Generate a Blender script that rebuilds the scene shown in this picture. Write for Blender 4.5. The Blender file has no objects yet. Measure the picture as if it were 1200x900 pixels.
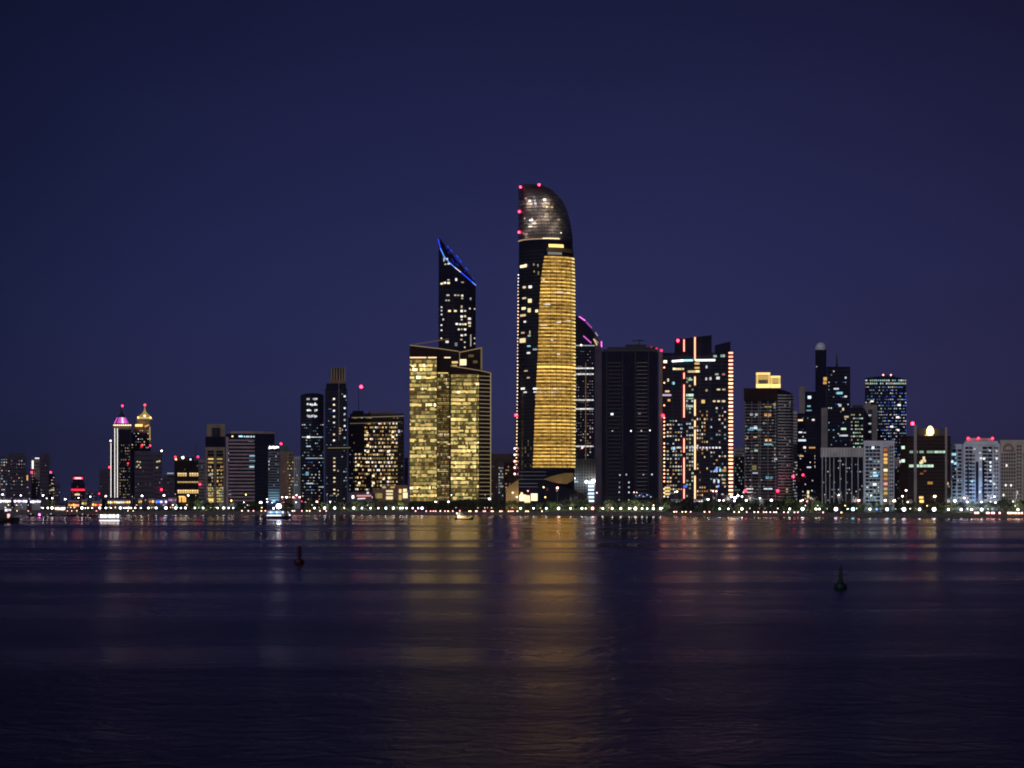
import bpy, math, random
from mathutils import Vector
R = math.radians
rnd = random.Random(7)
sc = bpy.context.scene
col = sc.collection

# ------------------------------------------------------------------ camera
F, HOR, CH, G = 2352.0, 588.0, 12.0, 2.5      # focal length in px of the 1200 px photo, horizon row, eye height, land level
cam = bpy.data.objects.new('camera', bpy.data.cameras.new('camera'))
cam.data.sensor_width = 36.0
cam.data.lens = 36.0 * F / 1200.0
cam.data.shift_y = (HOR - 450.0) / 1200.0
cam.data.clip_start, cam.data.clip_end = 1.0, 90000.0
cam.location = (0, 0, CH)
cam.rotation_euler = (R(90), 0, 0)
col.objects.link(cam)
sc.camera = cam

# ------------------------------------------------------------------ night sky: faint Nishita after-glow + city sky glow
SUN_EL, SUN_ROT = R(-7.0), R(200)
w = bpy.data.worlds.new('World'); sc.world = w; w.use_nodes = True
nt = w.node_tree; nt.nodes.clear()
out = nt.nodes.new('ShaderNodeOutputWorld'); bg = nt.nodes.new('ShaderNodeBackground')
sky = nt.nodes.new('ShaderNodeTexSky'); sky.sky_type = 'NISHITA'; sky.sun_disc = False
sky.sun_elevation = SUN_EL; sky.sun_rotation = SUN_ROT
tc = nt.nodes.new('ShaderNodeTexCoord'); sep = nt.nodes.new('ShaderNodeSeparateXYZ')
nt.links.new(tc.outputs['Generated'], sep.inputs[0])
ramp = nt.nodes.new('ShaderNodeValToRGB')
el = ramp.color_ramp.elements
stops = [(0.0, (.0400, .0390, .116)), (0.025, (.0355, .0362, .112)), (0.06, (.0275, .0295, .100)), (0.12, (.0196, .0224, .086)),
         (0.20, (.0122, .0140, .056)), (0.26, (.0078, .0089, .036)), (0.38, (.0026, .0031, .0135)), (1.0, (.0012, .0015, .006))]
while len(el) < len(stops): el.new(0.5)
for e, (p, c) in zip(el, stops): e.position = p; e.color = (*c, 1)
nt.links.new(sep.outputs['Z'], ramp.inputs[0])
def wm(op, a, b=None):
    n = nt.nodes.new('ShaderNodeMath'); n.operation = op
    for i, v in enumerate((a, b)):
        if v is None: continue
        if isinstance(v, (int, float)): n.inputs[i].default_value = v
        else: nt.links.new(v, n.inputs[i])
    return n.outputs[0]
dx = wm('SUBTRACT', sep.outputs['X'], 0.03)
cmap = nt.nodes.new('ShaderNodeMapping'); cmap.inputs['Scale'].default_value = (5, 5, 17); cn = nt.nodes.new('ShaderNodeTexNoise'); cn.inputs['Detail'].default_value = 4; cn.inputs['Scale'].default_value = 1.
nt.links.new(tc.outputs['Generated'], cmap.inputs[0]); nt.links.new(cmap.outputs[0], cn.inputs['Vector'])
thin = wm('MULTIPLY', wm('SUBTRACT', cn.outputs['Fac'], .5), .22)        # thin veils of humid cloud
fall = wm('MAXIMUM', wm('SUBTRACT', wm('ADD', 1.10, thin), wm('MULTIPLY', wm('MULTIPLY', dx, dx), 6.0)), 0.45)
glow = nt.nodes.new('ShaderNodeVectorMath'); glow.operation = 'SCALE'
nt.links.new(ramp.outputs[0], glow.inputs[0]); nt.links.new(fall, glow.inputs['Scale'])
dim = nt.nodes.new('ShaderNodeVectorMath'); dim.operation = 'SCALE'; dim.inputs['Scale'].default_value = 0.05
nt.links.new(sky.outputs[0], dim.inputs[0])
add = nt.nodes.new('ShaderNodeVectorMath'); add.operation = 'ADD'
tint = nt.nodes.new('ShaderNodeVectorMath'); tint.operation = 'MULTIPLY'; cmb = nt.nodes.new('ShaderNodeCombineXYZ'); cmb.inputs[2].default_value = 1.
nt.links.new(wm('ADD', 1.0, wm('MULTIPLY', dx, .65)), cmb.inputs[0]); nt.links.new(wm('ADD', 1.0, wm('MULTIPLY', dx, .1)), cmb.inputs[1])
nt.links.new(glow.outputs[0], tint.inputs[0]); nt.links.new(cmb.outputs[0], tint.inputs[1])
nt.links.new(tint.outputs[0], add.inputs[0]); nt.links.new(dim.outputs[0], add.inputs[1])
nt.links.new(add.outputs[0], bg.inputs[0]); bg.inputs[1].default_value = 1.0
nt.links.new(bg.outputs[0], out.inputs[0])

# one faint directional light added as fill to make the facades show
sun = bpy.data.objects.new('moon_light', bpy.data.lights.new('moon_light', 'SUN'))
sun.data.energy = 0.60; sun.data.angle = R(0.5); sun.data.color = (.88, .86, 1.0)
sun.rotation_euler = (R(62), 0, R(-28))
col.objects.link(sun)

vs = sc.view_settings
vs.view_transform = 'Standard'; vs.look = 'None'; vs.exposure = 0.0; vs.gamma = 1.0; vs.use_curve_mapping = False
sc.cycles.use_denoising = True
sc.cycles.filter_width = 1.9
sc.cycles.use_light_tree = True
sc.cycles.max_bounces = 5; sc.cycles.diffuse_bounces = 2; sc.cycles.glossy_bounces = 3
sc.cycles.transparent_max_bounces = 8; sc.cycles.volume_bounces = 0
sc.cycles.sample_clamp_indirect = 6.0
sc.cycles.caustics_reflective = True

# ------------------------------------------------------------------ materials
def principled(name, color, rough=.6, spec=.4, metal=0., var=.25, scale=.08, emit=None):
    m = bpy.data.materials.new(name); m.use_nodes = True
    n = m.node_tree.nodes; l = m.node_tree.links
    p = n['Principled BSDF']
    p.inputs['Roughness'].default_value = rough; p.inputs['Metallic'].default_value = metal
    p.inputs['Specular IOR Level'].default_value = spec
    t = n.new('ShaderNodeTexCoord'); z = n.new('ShaderNodeTexNoise'); z.inputs['Scale'].default_value = scale
    z.inputs['Detail'].default_value = 5
    l.new(t.outputs['Object'], z.inputs['Vector'])
    cr = n.new('ShaderNodeValToRGB')
    cr.color_ramp.elements[0].position = .3; cr.color_ramp.elements[1].position = .7
    cr.color_ramp.elements[0].color = (*[c * (1 - var) for c in color], 1)
    cr.color_ramp.elements[1].color = (*[min(1, c * (1 + var)) for c in color], 1)
    l.new(z.outputs['Fac'], cr.inputs[0]); l.new(cr.outputs[0], p.inputs['Base Color'])
    return m
MAT = dict(
    glass=principled('dark_glass', (.010, .010, .020), .07, .3),
    glassb=principled('blue_glass', (.016, .024, .050), .08, .3),
    brown=principled('bronze_glass', (.030, .016, .010), .06, .12),
    mull=principled('dark_frame', (.035, .035, .045), .5),
    conc=principled('concrete', (.30, .27, .25), .85, .2),
    tan=principled('tan_stone', (.38, .29, .19), .85, .2),
    brick=principled('brown_render', (.26, .16, .11), .85, .2),
    pale=principled('pale_render', (.55, .54, .53), .8, .2),
    white=principled('white_paint', (.66, .71, .80), .6, .3),
    rose=principled('rose_stone', (.50, .37, .38), .8, .2),
    beige=principled('beige_stone', (.50, .44, .38), .8, .2),
    green=principled('green_roof', (.06, .16, .09), .7),
    bronze=principled('gold_metal', (.55, .36, .12), .35, .5, .6),
    steel=principled('grey_steel', (.30, .30, .32), .45, .5, .4),
    plum=principled('plum_haze', (.125, .10, .14), .8, .2),  # haze over the far towers put into their wall colour
    dark=principled('dark_metal', (.03, .03, .035), .6),
    purple=principled('lilac_dome', (.50, .40, .52), .6),
    asphalt=principled('asphalt', (.05, .05, .05), .9, .2, 0, .3, .02),
    paving=principled('paving', (.28, .26, .24), .85, .2, 0, .2, .3),
    rock=principled('seawall_stone', (.16, .14, .13), .9, .2, 0, .4, .6),
    bark=principled('bark', (.12, .085, .06), .9, .2),
    leaf=principled('foliage', (.050, .085, .025), .7, .2, 0, .45, .5),
    leafd=principled('dark_foliage', (.040, .060, .026), .7, .2, 0, .45, .5),
    redp=principled('red_paint', (.05, .003, .008), .5, .3),
    greenp=principled('green_paint', (.006, .026, .020), .5, .3),
    hullw=principled('white_hull', (.72, .72, .72), .3, .5),
    hulld=principled('navy_hull', (.02, .025, .07), .3, .5),
    hullb=principled('black_hull', (.02, .018, .018), .4, .5),
    red_roof=principled('red_tiles', (.30, .05, .04), .8),
)
COL = dict(warm=(1, .66, .36), gold=(1, .66, .21), lgold=(1, .60, .13), straw=(1, .775, .27), deep=(.022, .055, 1), azure=(.10, .26, 1), pale=(1, .81, .45), white=(1, .93, .86), cool=(.76, .88, 1), cyan=(.36, .80, 1),
           mint=(.68, 1, .76), coral=(1, .40, .24), orange=(1, .40, .10), blue=(.07, .20, 1), red=(1, .022, .065), pink=(1, .36, .38), lilac=(.88, .74, 1),
           magenta=(.95, .16, .85), amber=(1, .50, .13), olive=(.72, .56, .18), rust=(.8, .26, .10))
_em = {}
def E(c, s, sample=False):
    k = (c, s, sample)
    if k not in _em:
        m = bpy.data.materials.new('light_' + c); m.use_nodes = True
        n = m.node_tree.nodes; n.clear()
        o = n.new('ShaderNodeOutputMaterial'); e = n.new('ShaderNodeEmission')
        e.inputs[0].default_value = (*COL[c], 1); e.inputs[1].default_value = s * (1.25 if s < 4 else 1.)
        m.node_tree.links.new(e.outputs[0], o.inputs[0])
        m.cycles.emission_sampling = 'FRONT' if sample else 'NONE'
        _em[k] = m
    return _em[k]

# ------------------------------------------------------------------ mesh helper
class MB:
    def __init__(s): s.v = []; s.f = []; s.m = []; s.mats = []
    def mi(s, m):
        if m not in s.mats: s.mats.append(m)
        return s.mats.index(m)
    def add(s, vs_, fs, m):
        b = len(s.v); i = s.mi(m); s.v += [tuple(v) for v in vs_]
        for f in fs: s.f.append(tuple(b + k for k in f)); s.m.append(i)
    def box(s, x0, x1, y0, y1, z0, z1, m):
        s.add([(x0, y0, z0), (x1, y0, z0), (x1, y1, z0), (x0, y1, z0), (x0, y0, z1), (x1, y0, z1), (x1, y1, z1), (x0, y1, z1)],
              [(0, 3, 2, 1), (4, 5, 6, 7), (0, 1, 5, 4), (1, 2, 6, 5), (2, 3, 7, 6), (3, 0, 4, 7)], m)
    def prism(s, pts, z0, z1, m):
        n = len(pts); z0 = z0 if isinstance(z0, (list, tuple)) else [z0] * n; z1 = z1 if isinstance(z1, (list, tuple)) else [z1] * n
        vv = [(p[0], p[1], z) for p, z in zip(pts, z0)] + [(p[0], p[1], z) for p, z in zip(pts, z1)]
        ff = [tuple(range(n))[::-1], tuple(range(n, 2 * n))] + [(i, (i + 1) % n, n + (i + 1) % n, n + i) for i in range(n)]
        s.add(vv, ff, m)
    def vprism(s, xz, y0, y1, m):                # outline in the x-z plane pushed along y
        n = len(xz)
        vv = [(x, y0, z) for x, z in xz] + [(x, y1, z) for x, z in xz]
        ff = [tuple(range(n)), tuple(range(n, 2 * n))[::-1]] + [(n + i, n + (i + 1) % n, (i + 1) % n, i) for i in range(n)]
        s.add(vv, ff, m)
    def loft(s, rings, m, caps=True):
        n = len(rings[0]); vv = [p for r in rings for p in r]; ff = []
        for k in range(len(rings) - 1):
            for i in range(n):
                j = (i + 1) % n
                ff.append((k * n + i, k * n + j, (k + 1) * n + j, (k + 1) * n + i))
        if caps: ff += [tuple(range(n))[::-1], tuple(range((len(rings) - 1) * n, len(rings) * n))]
        s.add(vv, ff, m)
    def tube(s, pts, r, m, n=6):
        pts = [Vector(p) for p in pts]; rings = []
        for i, p in enumerate(pts):
            d = (pts[min(i + 1, len(pts) - 1)] - pts[max(i - 1, 0)]).normalized()
            a = d.cross(Vector((0, 0, 1)) if abs(d.z) < .9 else Vector((1, 0, 0))).normalized(); b = d.cross(a)
            rr = r[i] if isinstance(r, (list, tuple)) else r
            rings.append([tuple(p + (a * math.cos(t) + b * math.sin(t)) * rr) for t in [6.28318 * k / n for k in range(n)]])
        s.loft(rings, m)
    def ball(s, c, r, m, n=10, k=6, sz=1.):
        rings = [[(c[0] + r * math.sin(math.pi * a / k) * math.cos(6.28318 * b / n), c[1] + r * math.sin(math.pi * a / k) * math.sin(6.28318 * b / n),
                   c[2] - r * sz * math.cos(math.pi * a / k)) for b in range(n)] for a in ([.12] + list(range(1, k)) + [k - .12])]
        s.loft(rings, m)
    def lathe(s, prof, m, c=(0, 0, 0), n=16):
        s.loft([[(c[0] + r * math.cos(6.28318 * b / n), c[1] + r * math.sin(6.28318 * b / n), c[2] + z) for b in range(n)] for r, z in prof], m)
    def mesh(s, name):
        me = bpy.data.meshes.new(name); me.from_pydata(s.v, [], s.f)
        for m in s.mats: me.materials.append(m)
        me.polygons.foreach_set('material_index', s.m); me.update()
        return me
    def build(s, name, parent=None, loc=None):
        o = bpy.data.objects.new(name, s.mesh(name)); col.objects.link(o)
        if parent: o.parent = parent
        if loc: o.location = loc
        return o
def tag(o, label, cat, group=None, kind=None):
    if label: o['label'] = label
    if cat: o['category'] = cat
    if group: o['group'] = group
    if kind: o['kind'] = kind
    return o
def empty(name, loc, rz=0.):
    o = bpy.data.objects.new(name, None); col.objects.link(o); o.location = loc; o.rotation_euler = (0, 0, rz)
    o.empty_display_size = 1; return o
def copy_tree(o, parent=None):
    c = o.copy(); col.objects.link(c); c.parent = parent
    for ch in list(o.children): copy_tree(ch, c)
    return c
def wx(px, Y): return (px - 600) / F * Y
def wz(py, Y): return CH + (HOR - py) / F * Y

# ------------------------------------------------------------------ water, land, seawall
def make_water():
    m = bpy.data.materials.new('sea_water'); m.use_nodes = True
    n = m.node_tree.nodes; l = m.node_tree.links; p = n['Principled BSDF']
    n.remove(p); mo = n['Material Output']
    fr = n.new('ShaderNodeFresnel'); fr.inputs['IOR'].default_value = 1.33
    gl = n.new('ShaderNodeBsdfAnisotropic') if hasattr(bpy.types, 'ShaderNodeBsdfAnisotropic') else n.new('ShaderNodeBsdfGlossy')
    gl.distribution = 'BECKMANN'; gl.inputs[0].default_value = (WATER_REFL, WATER_REFL * .88, WATER_REFL * .86, 1)
    df = n.new('ShaderNodeBsdfDiffuse'); df.inputs[0].default_value = (.004, .006, .016, 1)
    mxs = n.new('ShaderNodeMixShader'); l.new(fr.outputs[0], mxs.inputs[0]); l.new(df.outputs[0], mxs.inputs[1]); l.new(gl.outputs[0], mxs.inputs[2]); l.new(mxs.outputs[0], mo.inputs[0])
    t = n.new('ShaderNodeTexCoord')
    def noise(scale, sx, sy, det=3, rough=.5, dist=0.):
        mp = n.new('ShaderNodeMapping'); mp.inputs['Scale'].default_value = (sx, sy, 1)
        z = n.new('ShaderNodeTexNoise'); z.inputs['Scale'].default_value = scale; z.inputs['Detail'].default_value = det
        z.inputs['Roughness'].default_value = rough; z.inputs['Distortion'].default_value = dist
        l.new(t.outputs['Object'], mp.inputs[0]); l.new(mp.outputs[0], z.inputs['Vector']); return z.outputs['Fac']
    def mth(op, a, b, c=None):
        q = n.new('ShaderNodeMath'); q.operation = op
        for i, v in enumerate((a, b, c)):
            if v is None: continue
            if isinstance(v, (int, float)): q.inputs[i].default_value = v
            else: l.new(v, q.inputs[i])
        return q.outputs[0]
    def rng(v, a, b, c, d):
        q = n.new('ShaderNodeMapRange'); q.interpolation_type = 'SMOOTHSTEP'
        for i, x in enumerate((a, b, c, d)): q.inputs[1 + i].default_value = x
        l.new(v, q.inputs[0]); return q.outputs[0]
    # slicks and wind lanes, long across the view
    lanes = noise(1.0, .0022, .013, 4, .55)
    lanes2 = noise(1.0, .012, .055, 3, .5); lanes3 = noise(1.0, .0012, .0075, 4, .62, .4)
    ruff = rng(mth('ADD', mth('MULTIPLY', lanes3, .5), mth('ADD', mth('MULTIPLY', lanes, .32), mth('MULTIPLY', lanes2, .18))), .42, .58, 0., 1.)
    sp = n.new('ShaderNodeSeparateXYZ'); l.new(t.outputs['Object'], sp.inputs[0])
    near = mth('SUBTRACT', 1.0, mth('DIVIDE', mth('LOGARITHM', mth('DIVIDE', mth('MAXIMUM', sp.outputs['Y'], 70.), 70.), 2.71828), 3.15)); near = mth('MAXIMUM', near, 0.)
    l.new(mth('ADD', mth('ADD', mth('MULTIPLY', ruff, .16), mth('MULTIPLY', near, .15)), WATER_ROUGH), gl.inputs['Roughness'])
    ruff = mth('ADD', mth('MULTIPLY', ruff, .45), mth('MULTIPLY', near, .85))
    w1 = noise(1.0, .30, .40, 3, .6, 1.2)
    w2 = noise(1.0, 1.0, 1.2, 3, .6, .8)
    w3 = noise(1.0, .05, .085, 2, .5, .5)
    h = mth('ADD', mth('MULTIPLY', w1, 1.0), mth('MULTIPLY', w2, .035))
    h = mth('ADD', h, mth('MULTIPLY', w3, 1.0))
    amp = mth('ADD', mth('MULTIPLY', ruff, 1.05), .07)
    b = n.new('ShaderNodeBump'); b.inputs['Distance'].default_value = WATER_BUMP; b.inputs['Strength'].default_value = 1.0
    l.new(mth('MULTIPLY', h, amp), b.inputs['Height']); l.new(b.outputs[0], gl.inputs['Normal'])
    return m
WATER_ROUGH, WATER_BUMP, WATER_REFL = .105, .23, .76
mb = MB(); mb.box(-14000, 14000, -600, 14000, -.9, 0, make_water())
tag(mb.build('water'), None, None, None, 'structure')

SHORE = [(-1500, 603.2), (-300, 603.2), (0, 603.2), (300, 603.2), (450, 603.6), (600, 604), (750, 604.6), (900, 605.5), (1050, 606.5), (1200, 607.4), (1500, 608.4), (2900, 609)]
def shoreY(px):
    for (a, ya), (b, yb) in zip(SHORE, SHORE[1:]):
        if a <= px <= b: return CH * F / (ya + (yb - ya) * (px - a) / (b - a) - HOR)
    return 1800.
sh = [(wx(p, shoreY(p)), shoreY(p)) for p in range(-1500, 2901, 50)]
mb = MB(); pts = sh + [(13500, 13500), (-13500, 13500)]
mb.prism([(x, y + 1.2) for x, y in pts], .2, G, MAT['asphalt'])
tag(mb.build('ground'), None, None, None, 'structure')
mb = MB()
mb.prism([(x, y + 1.5) for x, y in sh] + [(x, y + 22) for x, y in reversed(sh)], G + .004, G + .12, MAT['paving'])
tag(mb.build('promenade'), None, None, None, 'structure')
mb = MB()
mb.prism([(x, y - .6) for x, y in sh] + [(x, y + 1.45) for x, y in reversed(sh)], -.5, G + 1.0, MAT['rock'])
sw = tag(mb.build('seawall'), 'long dark stone seawall edging the promenade above the water', 'seawall')

# ------------------------------------------------------------------ building helper
_unit = {}
def unit_box(name, mat):
    k = (name, mat.name)
    if k not in _unit:
        b = MB(); b.box(-.5, .5, -.5, .5, -.5, .5, mat); _unit[k] = b.mesh(name)
    return _unit[k]
class Bld:
    def __init__(s, name, label, cat, Y, px, group=None):
        x = wx(px, Y); s.D = math.hypot(x, Y); s.az = math.atan2(x, Y)
        s.root = empty(name, (x, Y, G), -s.az); tag(s.root, label, cat, group); s.wins = []; s.front = None; s.n = {}
    def lx(s, px, ly=0.): return (s.D + ly) * math.tan(math.atan((px - 600) / F) - s.az)
    def lz(s, py, px=None, ly=0.):
        x = 0. if px is None else s.lx(px, ly)
        return CH + (HOR - py) / F * (math.cos(s.az) * (s.D + ly) - math.sin(s.az) * x) - G
    def m(s): return s.D * math.cos(s.az) / F          # metres per photo pixel here
    def vol(s, part, foot, ytop, mat, ybot=None, depth=26., first=False):
        """A storeyed volume: front polyline [(px, dy)...], straight sides going back DEPTH metres."""
        if s.front is None or first: s.front = foot
        pts = [(s.lx(p, d), d) for p, d in foot]
        yt = ytop if isinstance(ytop, (list, tuple)) else [ytop] * len(foot)
        zt = [s.lz(y, p, d) for y, (p, d) in zip(yt, foot)]
        z0 = 0. if ybot is None else s.lz(ybot, foot[0][0], foot[0][1])
        back = max(d for _, d in foot) + depth
        a, b = pts[0], pts[-1]
        pp = pts + [(b[0] - .01, back), (a[0] + .01, back)]; zz = zt + [zt[-1], zt[0]]
        k = MB(); k.prism(pp, z0, zz, MAT[mat] if isinstance(mat, str) else mat)
        return k.build(part, s.root)
    def at(s, px, on=None, off=0.):
        on = on or s.front
        for (a, da), (b, db) in zip(on, on[1:]):
            if px <= b or (b, db) == on[-1]:
                xa, xb = s.lx(a, da), s.lx(b, db); t = math.atan((px - 600) / F) - s.az
                # ray x = (D + y) tan t against the wall's own line
                k = math.tan(t); dx, dy = xb - xa, db - da
                u = (k * (s.D + da) - xa) / (dx - k * dy)
                ang = math.atan2(dy, dx); nx, ny = math.sin(ang), -math.cos(ang)
                return xa + u * dx + nx * off, da + u * dy + ny * off, ang
    def win(s, px, py, w_, h_, mat, on=None): s.wins.append((w_ * h_, px, py, w_, h_, mat, on or s.front))
    def spread(s, x0, x1, y0, y1, cp, rp, w_, h_, prob, pal, on=None, rowp=None, jit=.15):
        y = y0 + rp * .5
        while y < y1:
            pr = prob if rowp is None else rowp(y, prob)
            x = x0 + cp * .5
            while x < x1:
                if rnd.random() < min(.9, pr * 1.3):
                    c, st = rnd.choice(pal)
                    s.win(x + rnd.uniform(-jit, jit), y, w_ * rnd.uniform(.75, 1.15), h_ * rnd.uniform(.8, 1.1), E(c, st), on)
                x += cp
            y += rp
    def office(s, x0, x1, y0, y1, rp, h_, bays, pal, on=None, gap=.18, skip=.06):
        """Floors of open-plan offices lit bay by bay."""
        y = y0 + rp * .5
        while y < y1:
            x = x0; rowb = rnd.random()
            while x < x1 - .4:
                bw = min(rnd.choice(bays), x1 - x)
                if rnd.random() > skip:
                    c, st = rnd.choice(pal[min(len(pal) - 1, int(len(pal) * (rowb * .68 + rnd.random() * .32)))])
                    hf = rnd.choice((.5, .75, .95, 1., 1., 1.05)); s.win(x + bw / 2, y + (1 - hf) * rnd.choice((-.5, .5)) * h_ * .8, bw - gap, h_ * hf, E(c, st), on)
                x += bw
            y += rp
    def bands(s, y0, y1, rp, mat, h=1.2, out=.35, on=None, part='spandrel', x0=None, x1=None):
        """Continuous floor edges proud of the glass: the facade's pattern, one part."""
        on = on or s.front; k = MB(); y = y0
        m = MAT[mat] if isinstance(mat, str) else mat
        xs = [p for p, _ in on]; a = xs[0] if x0 is None else x0; b = xs[-1] if x1 is None else x1
        cut = [a] + [x for x in xs if a < x < b] + [b]
        while y <= y1:
            for c, d in zip(cut, cut[1:]):
                e = .02
                p, q = s.at(c + e, on, out), s.at(d - e, on, out); p2, q2 = s.at(c + e, on, -.3), s.at(d - e, on, -.3)
                hh = h * s.m() / 2
                z = s.lz(y, (c + d) / 2, p[1])
                k.prism([p[:2], q[:2], q2[:2], p2[:2]], z - hh, z + hh, m)
            y += rp
        return k.build(part, s.root)
    def ribs(s, xs, y0, y1, mat, w_=.7, out=.6, on=None, part='ribbing'):
        on = on or s.front; k = MB(); m = MAT[mat] if isinstance(mat, str) else mat
        for x in xs:
            p = s.at(x - w_ / 2, on, out); q = s.at(x + w_ / 2, on, out); p2 = s.at(x - w_ / 2, on, -.3); q2 = s.at(x + w_ / 2, on, -.3)
            za, zb = (s.lz(y1, x, p[1]), s.lz(y0, x, p[1]))
            k.prism([p[:2], q[:2], q2[:2], p2[:2]], za, zb, m)
        return k.build(part, s.root)
    def bar(s, part, x0, y0, x1, y1, mat, t=.8, on=None, off=.5, dy=None):
        """A straight light line or trim between two photo points, square section T px."""
        def pt(x, y):
            if dy is not None: return Vector((s.lx(x, dy), dy, s.lz(y, x, dy)))
            a = s.at(x, on, off); return Vector((a[0], a[1], s.lz(y, x, a[1])))
        k = MB(); k.tube([pt(x0, y0), pt(x1, y1)], t * s.m() / 2, MAT[mat] if isinstance(mat, str) else mat, 6)
        return k.build(part, s.root)
    def beacon(s, px, py, c='red', st=14., r=1.15, ly=6., part='beacon', sample=True):
        k = MB(); k.ball((0, 0, 0), r * s.m(), E(c, st, sample), 8, 5)
        return k.build(part, s.root, (s.lx(px, ly), ly, s.lz(py, px, ly)))
    def mast(s, px, y0, y1, r=.35, mat='dark', ly=8., part='mast'):
        k = MB(); k.tube([(s.lx(px, ly), ly, s.lz(y1, px, ly)), (s.lx(px, ly), ly, s.lz(y0, px, ly))], [r * s.m(), r * s.m() * .45], MAT[mat], 6)
        return k.build(part, s.root)
    def finish(s, cap=100, part='window'):
        s.wins.sort(key=lambda q: -q[0])
        rest = None
        for i, (_, px, py, w_, h_, mat, on) in enumerate(s.wins):
            x, y, ang = s.at(px, on, .06 if mat is MAT['glass'] else .12 + rnd.random() * .12); z = s.lz(py, px, y)
            a = s.at(px - w_ / 2, on); b = s.at(px + w_ / 2, on)
            W = math.hypot(b[0] - a[0], b[1] - a[1]); H = h_ * s.m()
            if i < cap:
                o = bpy.data.objects.new(part, unit_box(part, mat)); col.objects.link(o); o.parent = s.root
                o.location = (x, y, z); o.rotation_euler = (0, 0, ang); o.scale = (W, .5, H)
            else:
                rest = rest or MB(); c, sn = math.cos(ang), math.sin(ang)
                q = [(x + c * u - sn * v, y + sn * u + c * v) for u, v in ((-W / 2, -.25), (W / 2, -.25), (W / 2, .25), (-W / 2, .25))]
                rest.prism(q, z - H / 2, z + H / 2, mat)
        if rest:
            o = rest.build(part + '_remainder', s.root); o['kind'] = 'stuff'
        return s

# ------------------------------------------------------------------ the skyline
P_W = [('warm', .9), ('pale', .7), ('white', .8), ('warm', .35), ('pale', .25)]
P_C = [('cool', .7), ('cyan', .4), ('white', .6), ('cool', .25), ('cyan', .18)]
P_M = P_W + P_C
P_DIM = [('pale', .16), ('cool', .10), ('warm', .14), ('white', .3), ('cool', .3)]
f2 = lambda a, b, d=0., e=0.: [(a, d), (b, e)]

# --- far left cluster
b = Bld('apartment_tower', 'hazy slab tower with scattered pale windows, cut by the picture edge', 'tower', 3200, 0)
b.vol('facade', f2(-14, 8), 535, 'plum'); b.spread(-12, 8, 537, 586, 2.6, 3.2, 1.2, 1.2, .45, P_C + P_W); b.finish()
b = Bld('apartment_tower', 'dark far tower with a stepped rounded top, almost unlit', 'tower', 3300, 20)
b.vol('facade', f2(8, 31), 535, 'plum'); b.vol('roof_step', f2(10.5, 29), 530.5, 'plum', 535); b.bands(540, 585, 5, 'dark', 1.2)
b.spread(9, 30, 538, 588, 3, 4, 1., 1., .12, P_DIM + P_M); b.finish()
b = Bld('office_tower', 'slim grey far tower with a bright white strip down one corner', 'tower', 3100, 41)
b.vol('facade', f2(36.5, 46.5), 538, 'conc'); b.bands(543, 585, 4, 'mull', 1.)
b.bar('light_strip', 38.3, 540, 38.3, 549, E('white', 2.2), 1.6); b.bar('light_strip', 41, 537, 46, 537, E('white', 1.4), 1.2)
b.beacon(37, 553.5, 'red', 9, 1., -3); b.spread(37, 46, 550, 586, 2.4, 3.4, 1, 1, .25, P_DIM); b.finish()
b = Bld('annex_block', 'low far block with a lit orange gable beside the white-strip tower', 'building', 3080, 33.5)
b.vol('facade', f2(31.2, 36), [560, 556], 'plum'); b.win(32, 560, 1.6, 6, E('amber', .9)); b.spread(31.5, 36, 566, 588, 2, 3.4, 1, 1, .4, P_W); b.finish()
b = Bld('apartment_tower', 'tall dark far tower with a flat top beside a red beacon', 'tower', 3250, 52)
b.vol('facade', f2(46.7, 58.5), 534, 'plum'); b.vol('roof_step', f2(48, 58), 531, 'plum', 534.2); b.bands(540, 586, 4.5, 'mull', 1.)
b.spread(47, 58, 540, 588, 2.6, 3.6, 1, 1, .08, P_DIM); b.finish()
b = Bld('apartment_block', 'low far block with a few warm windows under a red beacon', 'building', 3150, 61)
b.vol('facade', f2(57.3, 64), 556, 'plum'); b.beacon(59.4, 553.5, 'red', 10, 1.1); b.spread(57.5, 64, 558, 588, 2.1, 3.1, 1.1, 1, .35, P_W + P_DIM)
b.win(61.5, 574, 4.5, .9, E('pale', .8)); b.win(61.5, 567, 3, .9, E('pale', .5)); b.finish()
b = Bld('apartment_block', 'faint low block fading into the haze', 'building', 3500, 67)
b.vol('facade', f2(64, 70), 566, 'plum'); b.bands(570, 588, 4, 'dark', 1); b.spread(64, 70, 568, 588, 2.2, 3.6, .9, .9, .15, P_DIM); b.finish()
b = Bld('office_building', 'squat dark block outlined by two glowing red bands', 'building', 2950, 91)
b.vol('facade', f2(83.5, 99.5), 566, 'glass'); b.vol('upper_storey', f2(85.5, 98), 557.5, 'glass', 566)
for x0, x1, y, st in ((86, 97, 560.4, 2.4), (83.5, 99.3, 574, 1.5)):
    b.bar('light_band', x0, y, x1, y, E('red', st), 2.6, off=.8)
b.bar('light_band', 88, 560.3, 95, 560.3, E('pink', 3.), 1.6, off=2.2)
b.win(90.5, 579.5, 6, 2, E('pale', .9)); b.spread(84, 99, 562, 590, 2.6, 3.4, 1.1, 1, .12, [('red', .3), ('pink', .3), ('warm', .3)]); b.finish()
b = Bld('apartment_block', 'faint violet tower beside the white light columns', 'building', 3400, 122)
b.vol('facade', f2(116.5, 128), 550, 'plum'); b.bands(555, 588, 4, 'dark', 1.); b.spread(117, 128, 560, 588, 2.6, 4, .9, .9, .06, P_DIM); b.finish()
b = Bld('low_block', 'low bluish lit block behind the marina lights', 'building', 2900, 107)
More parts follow.
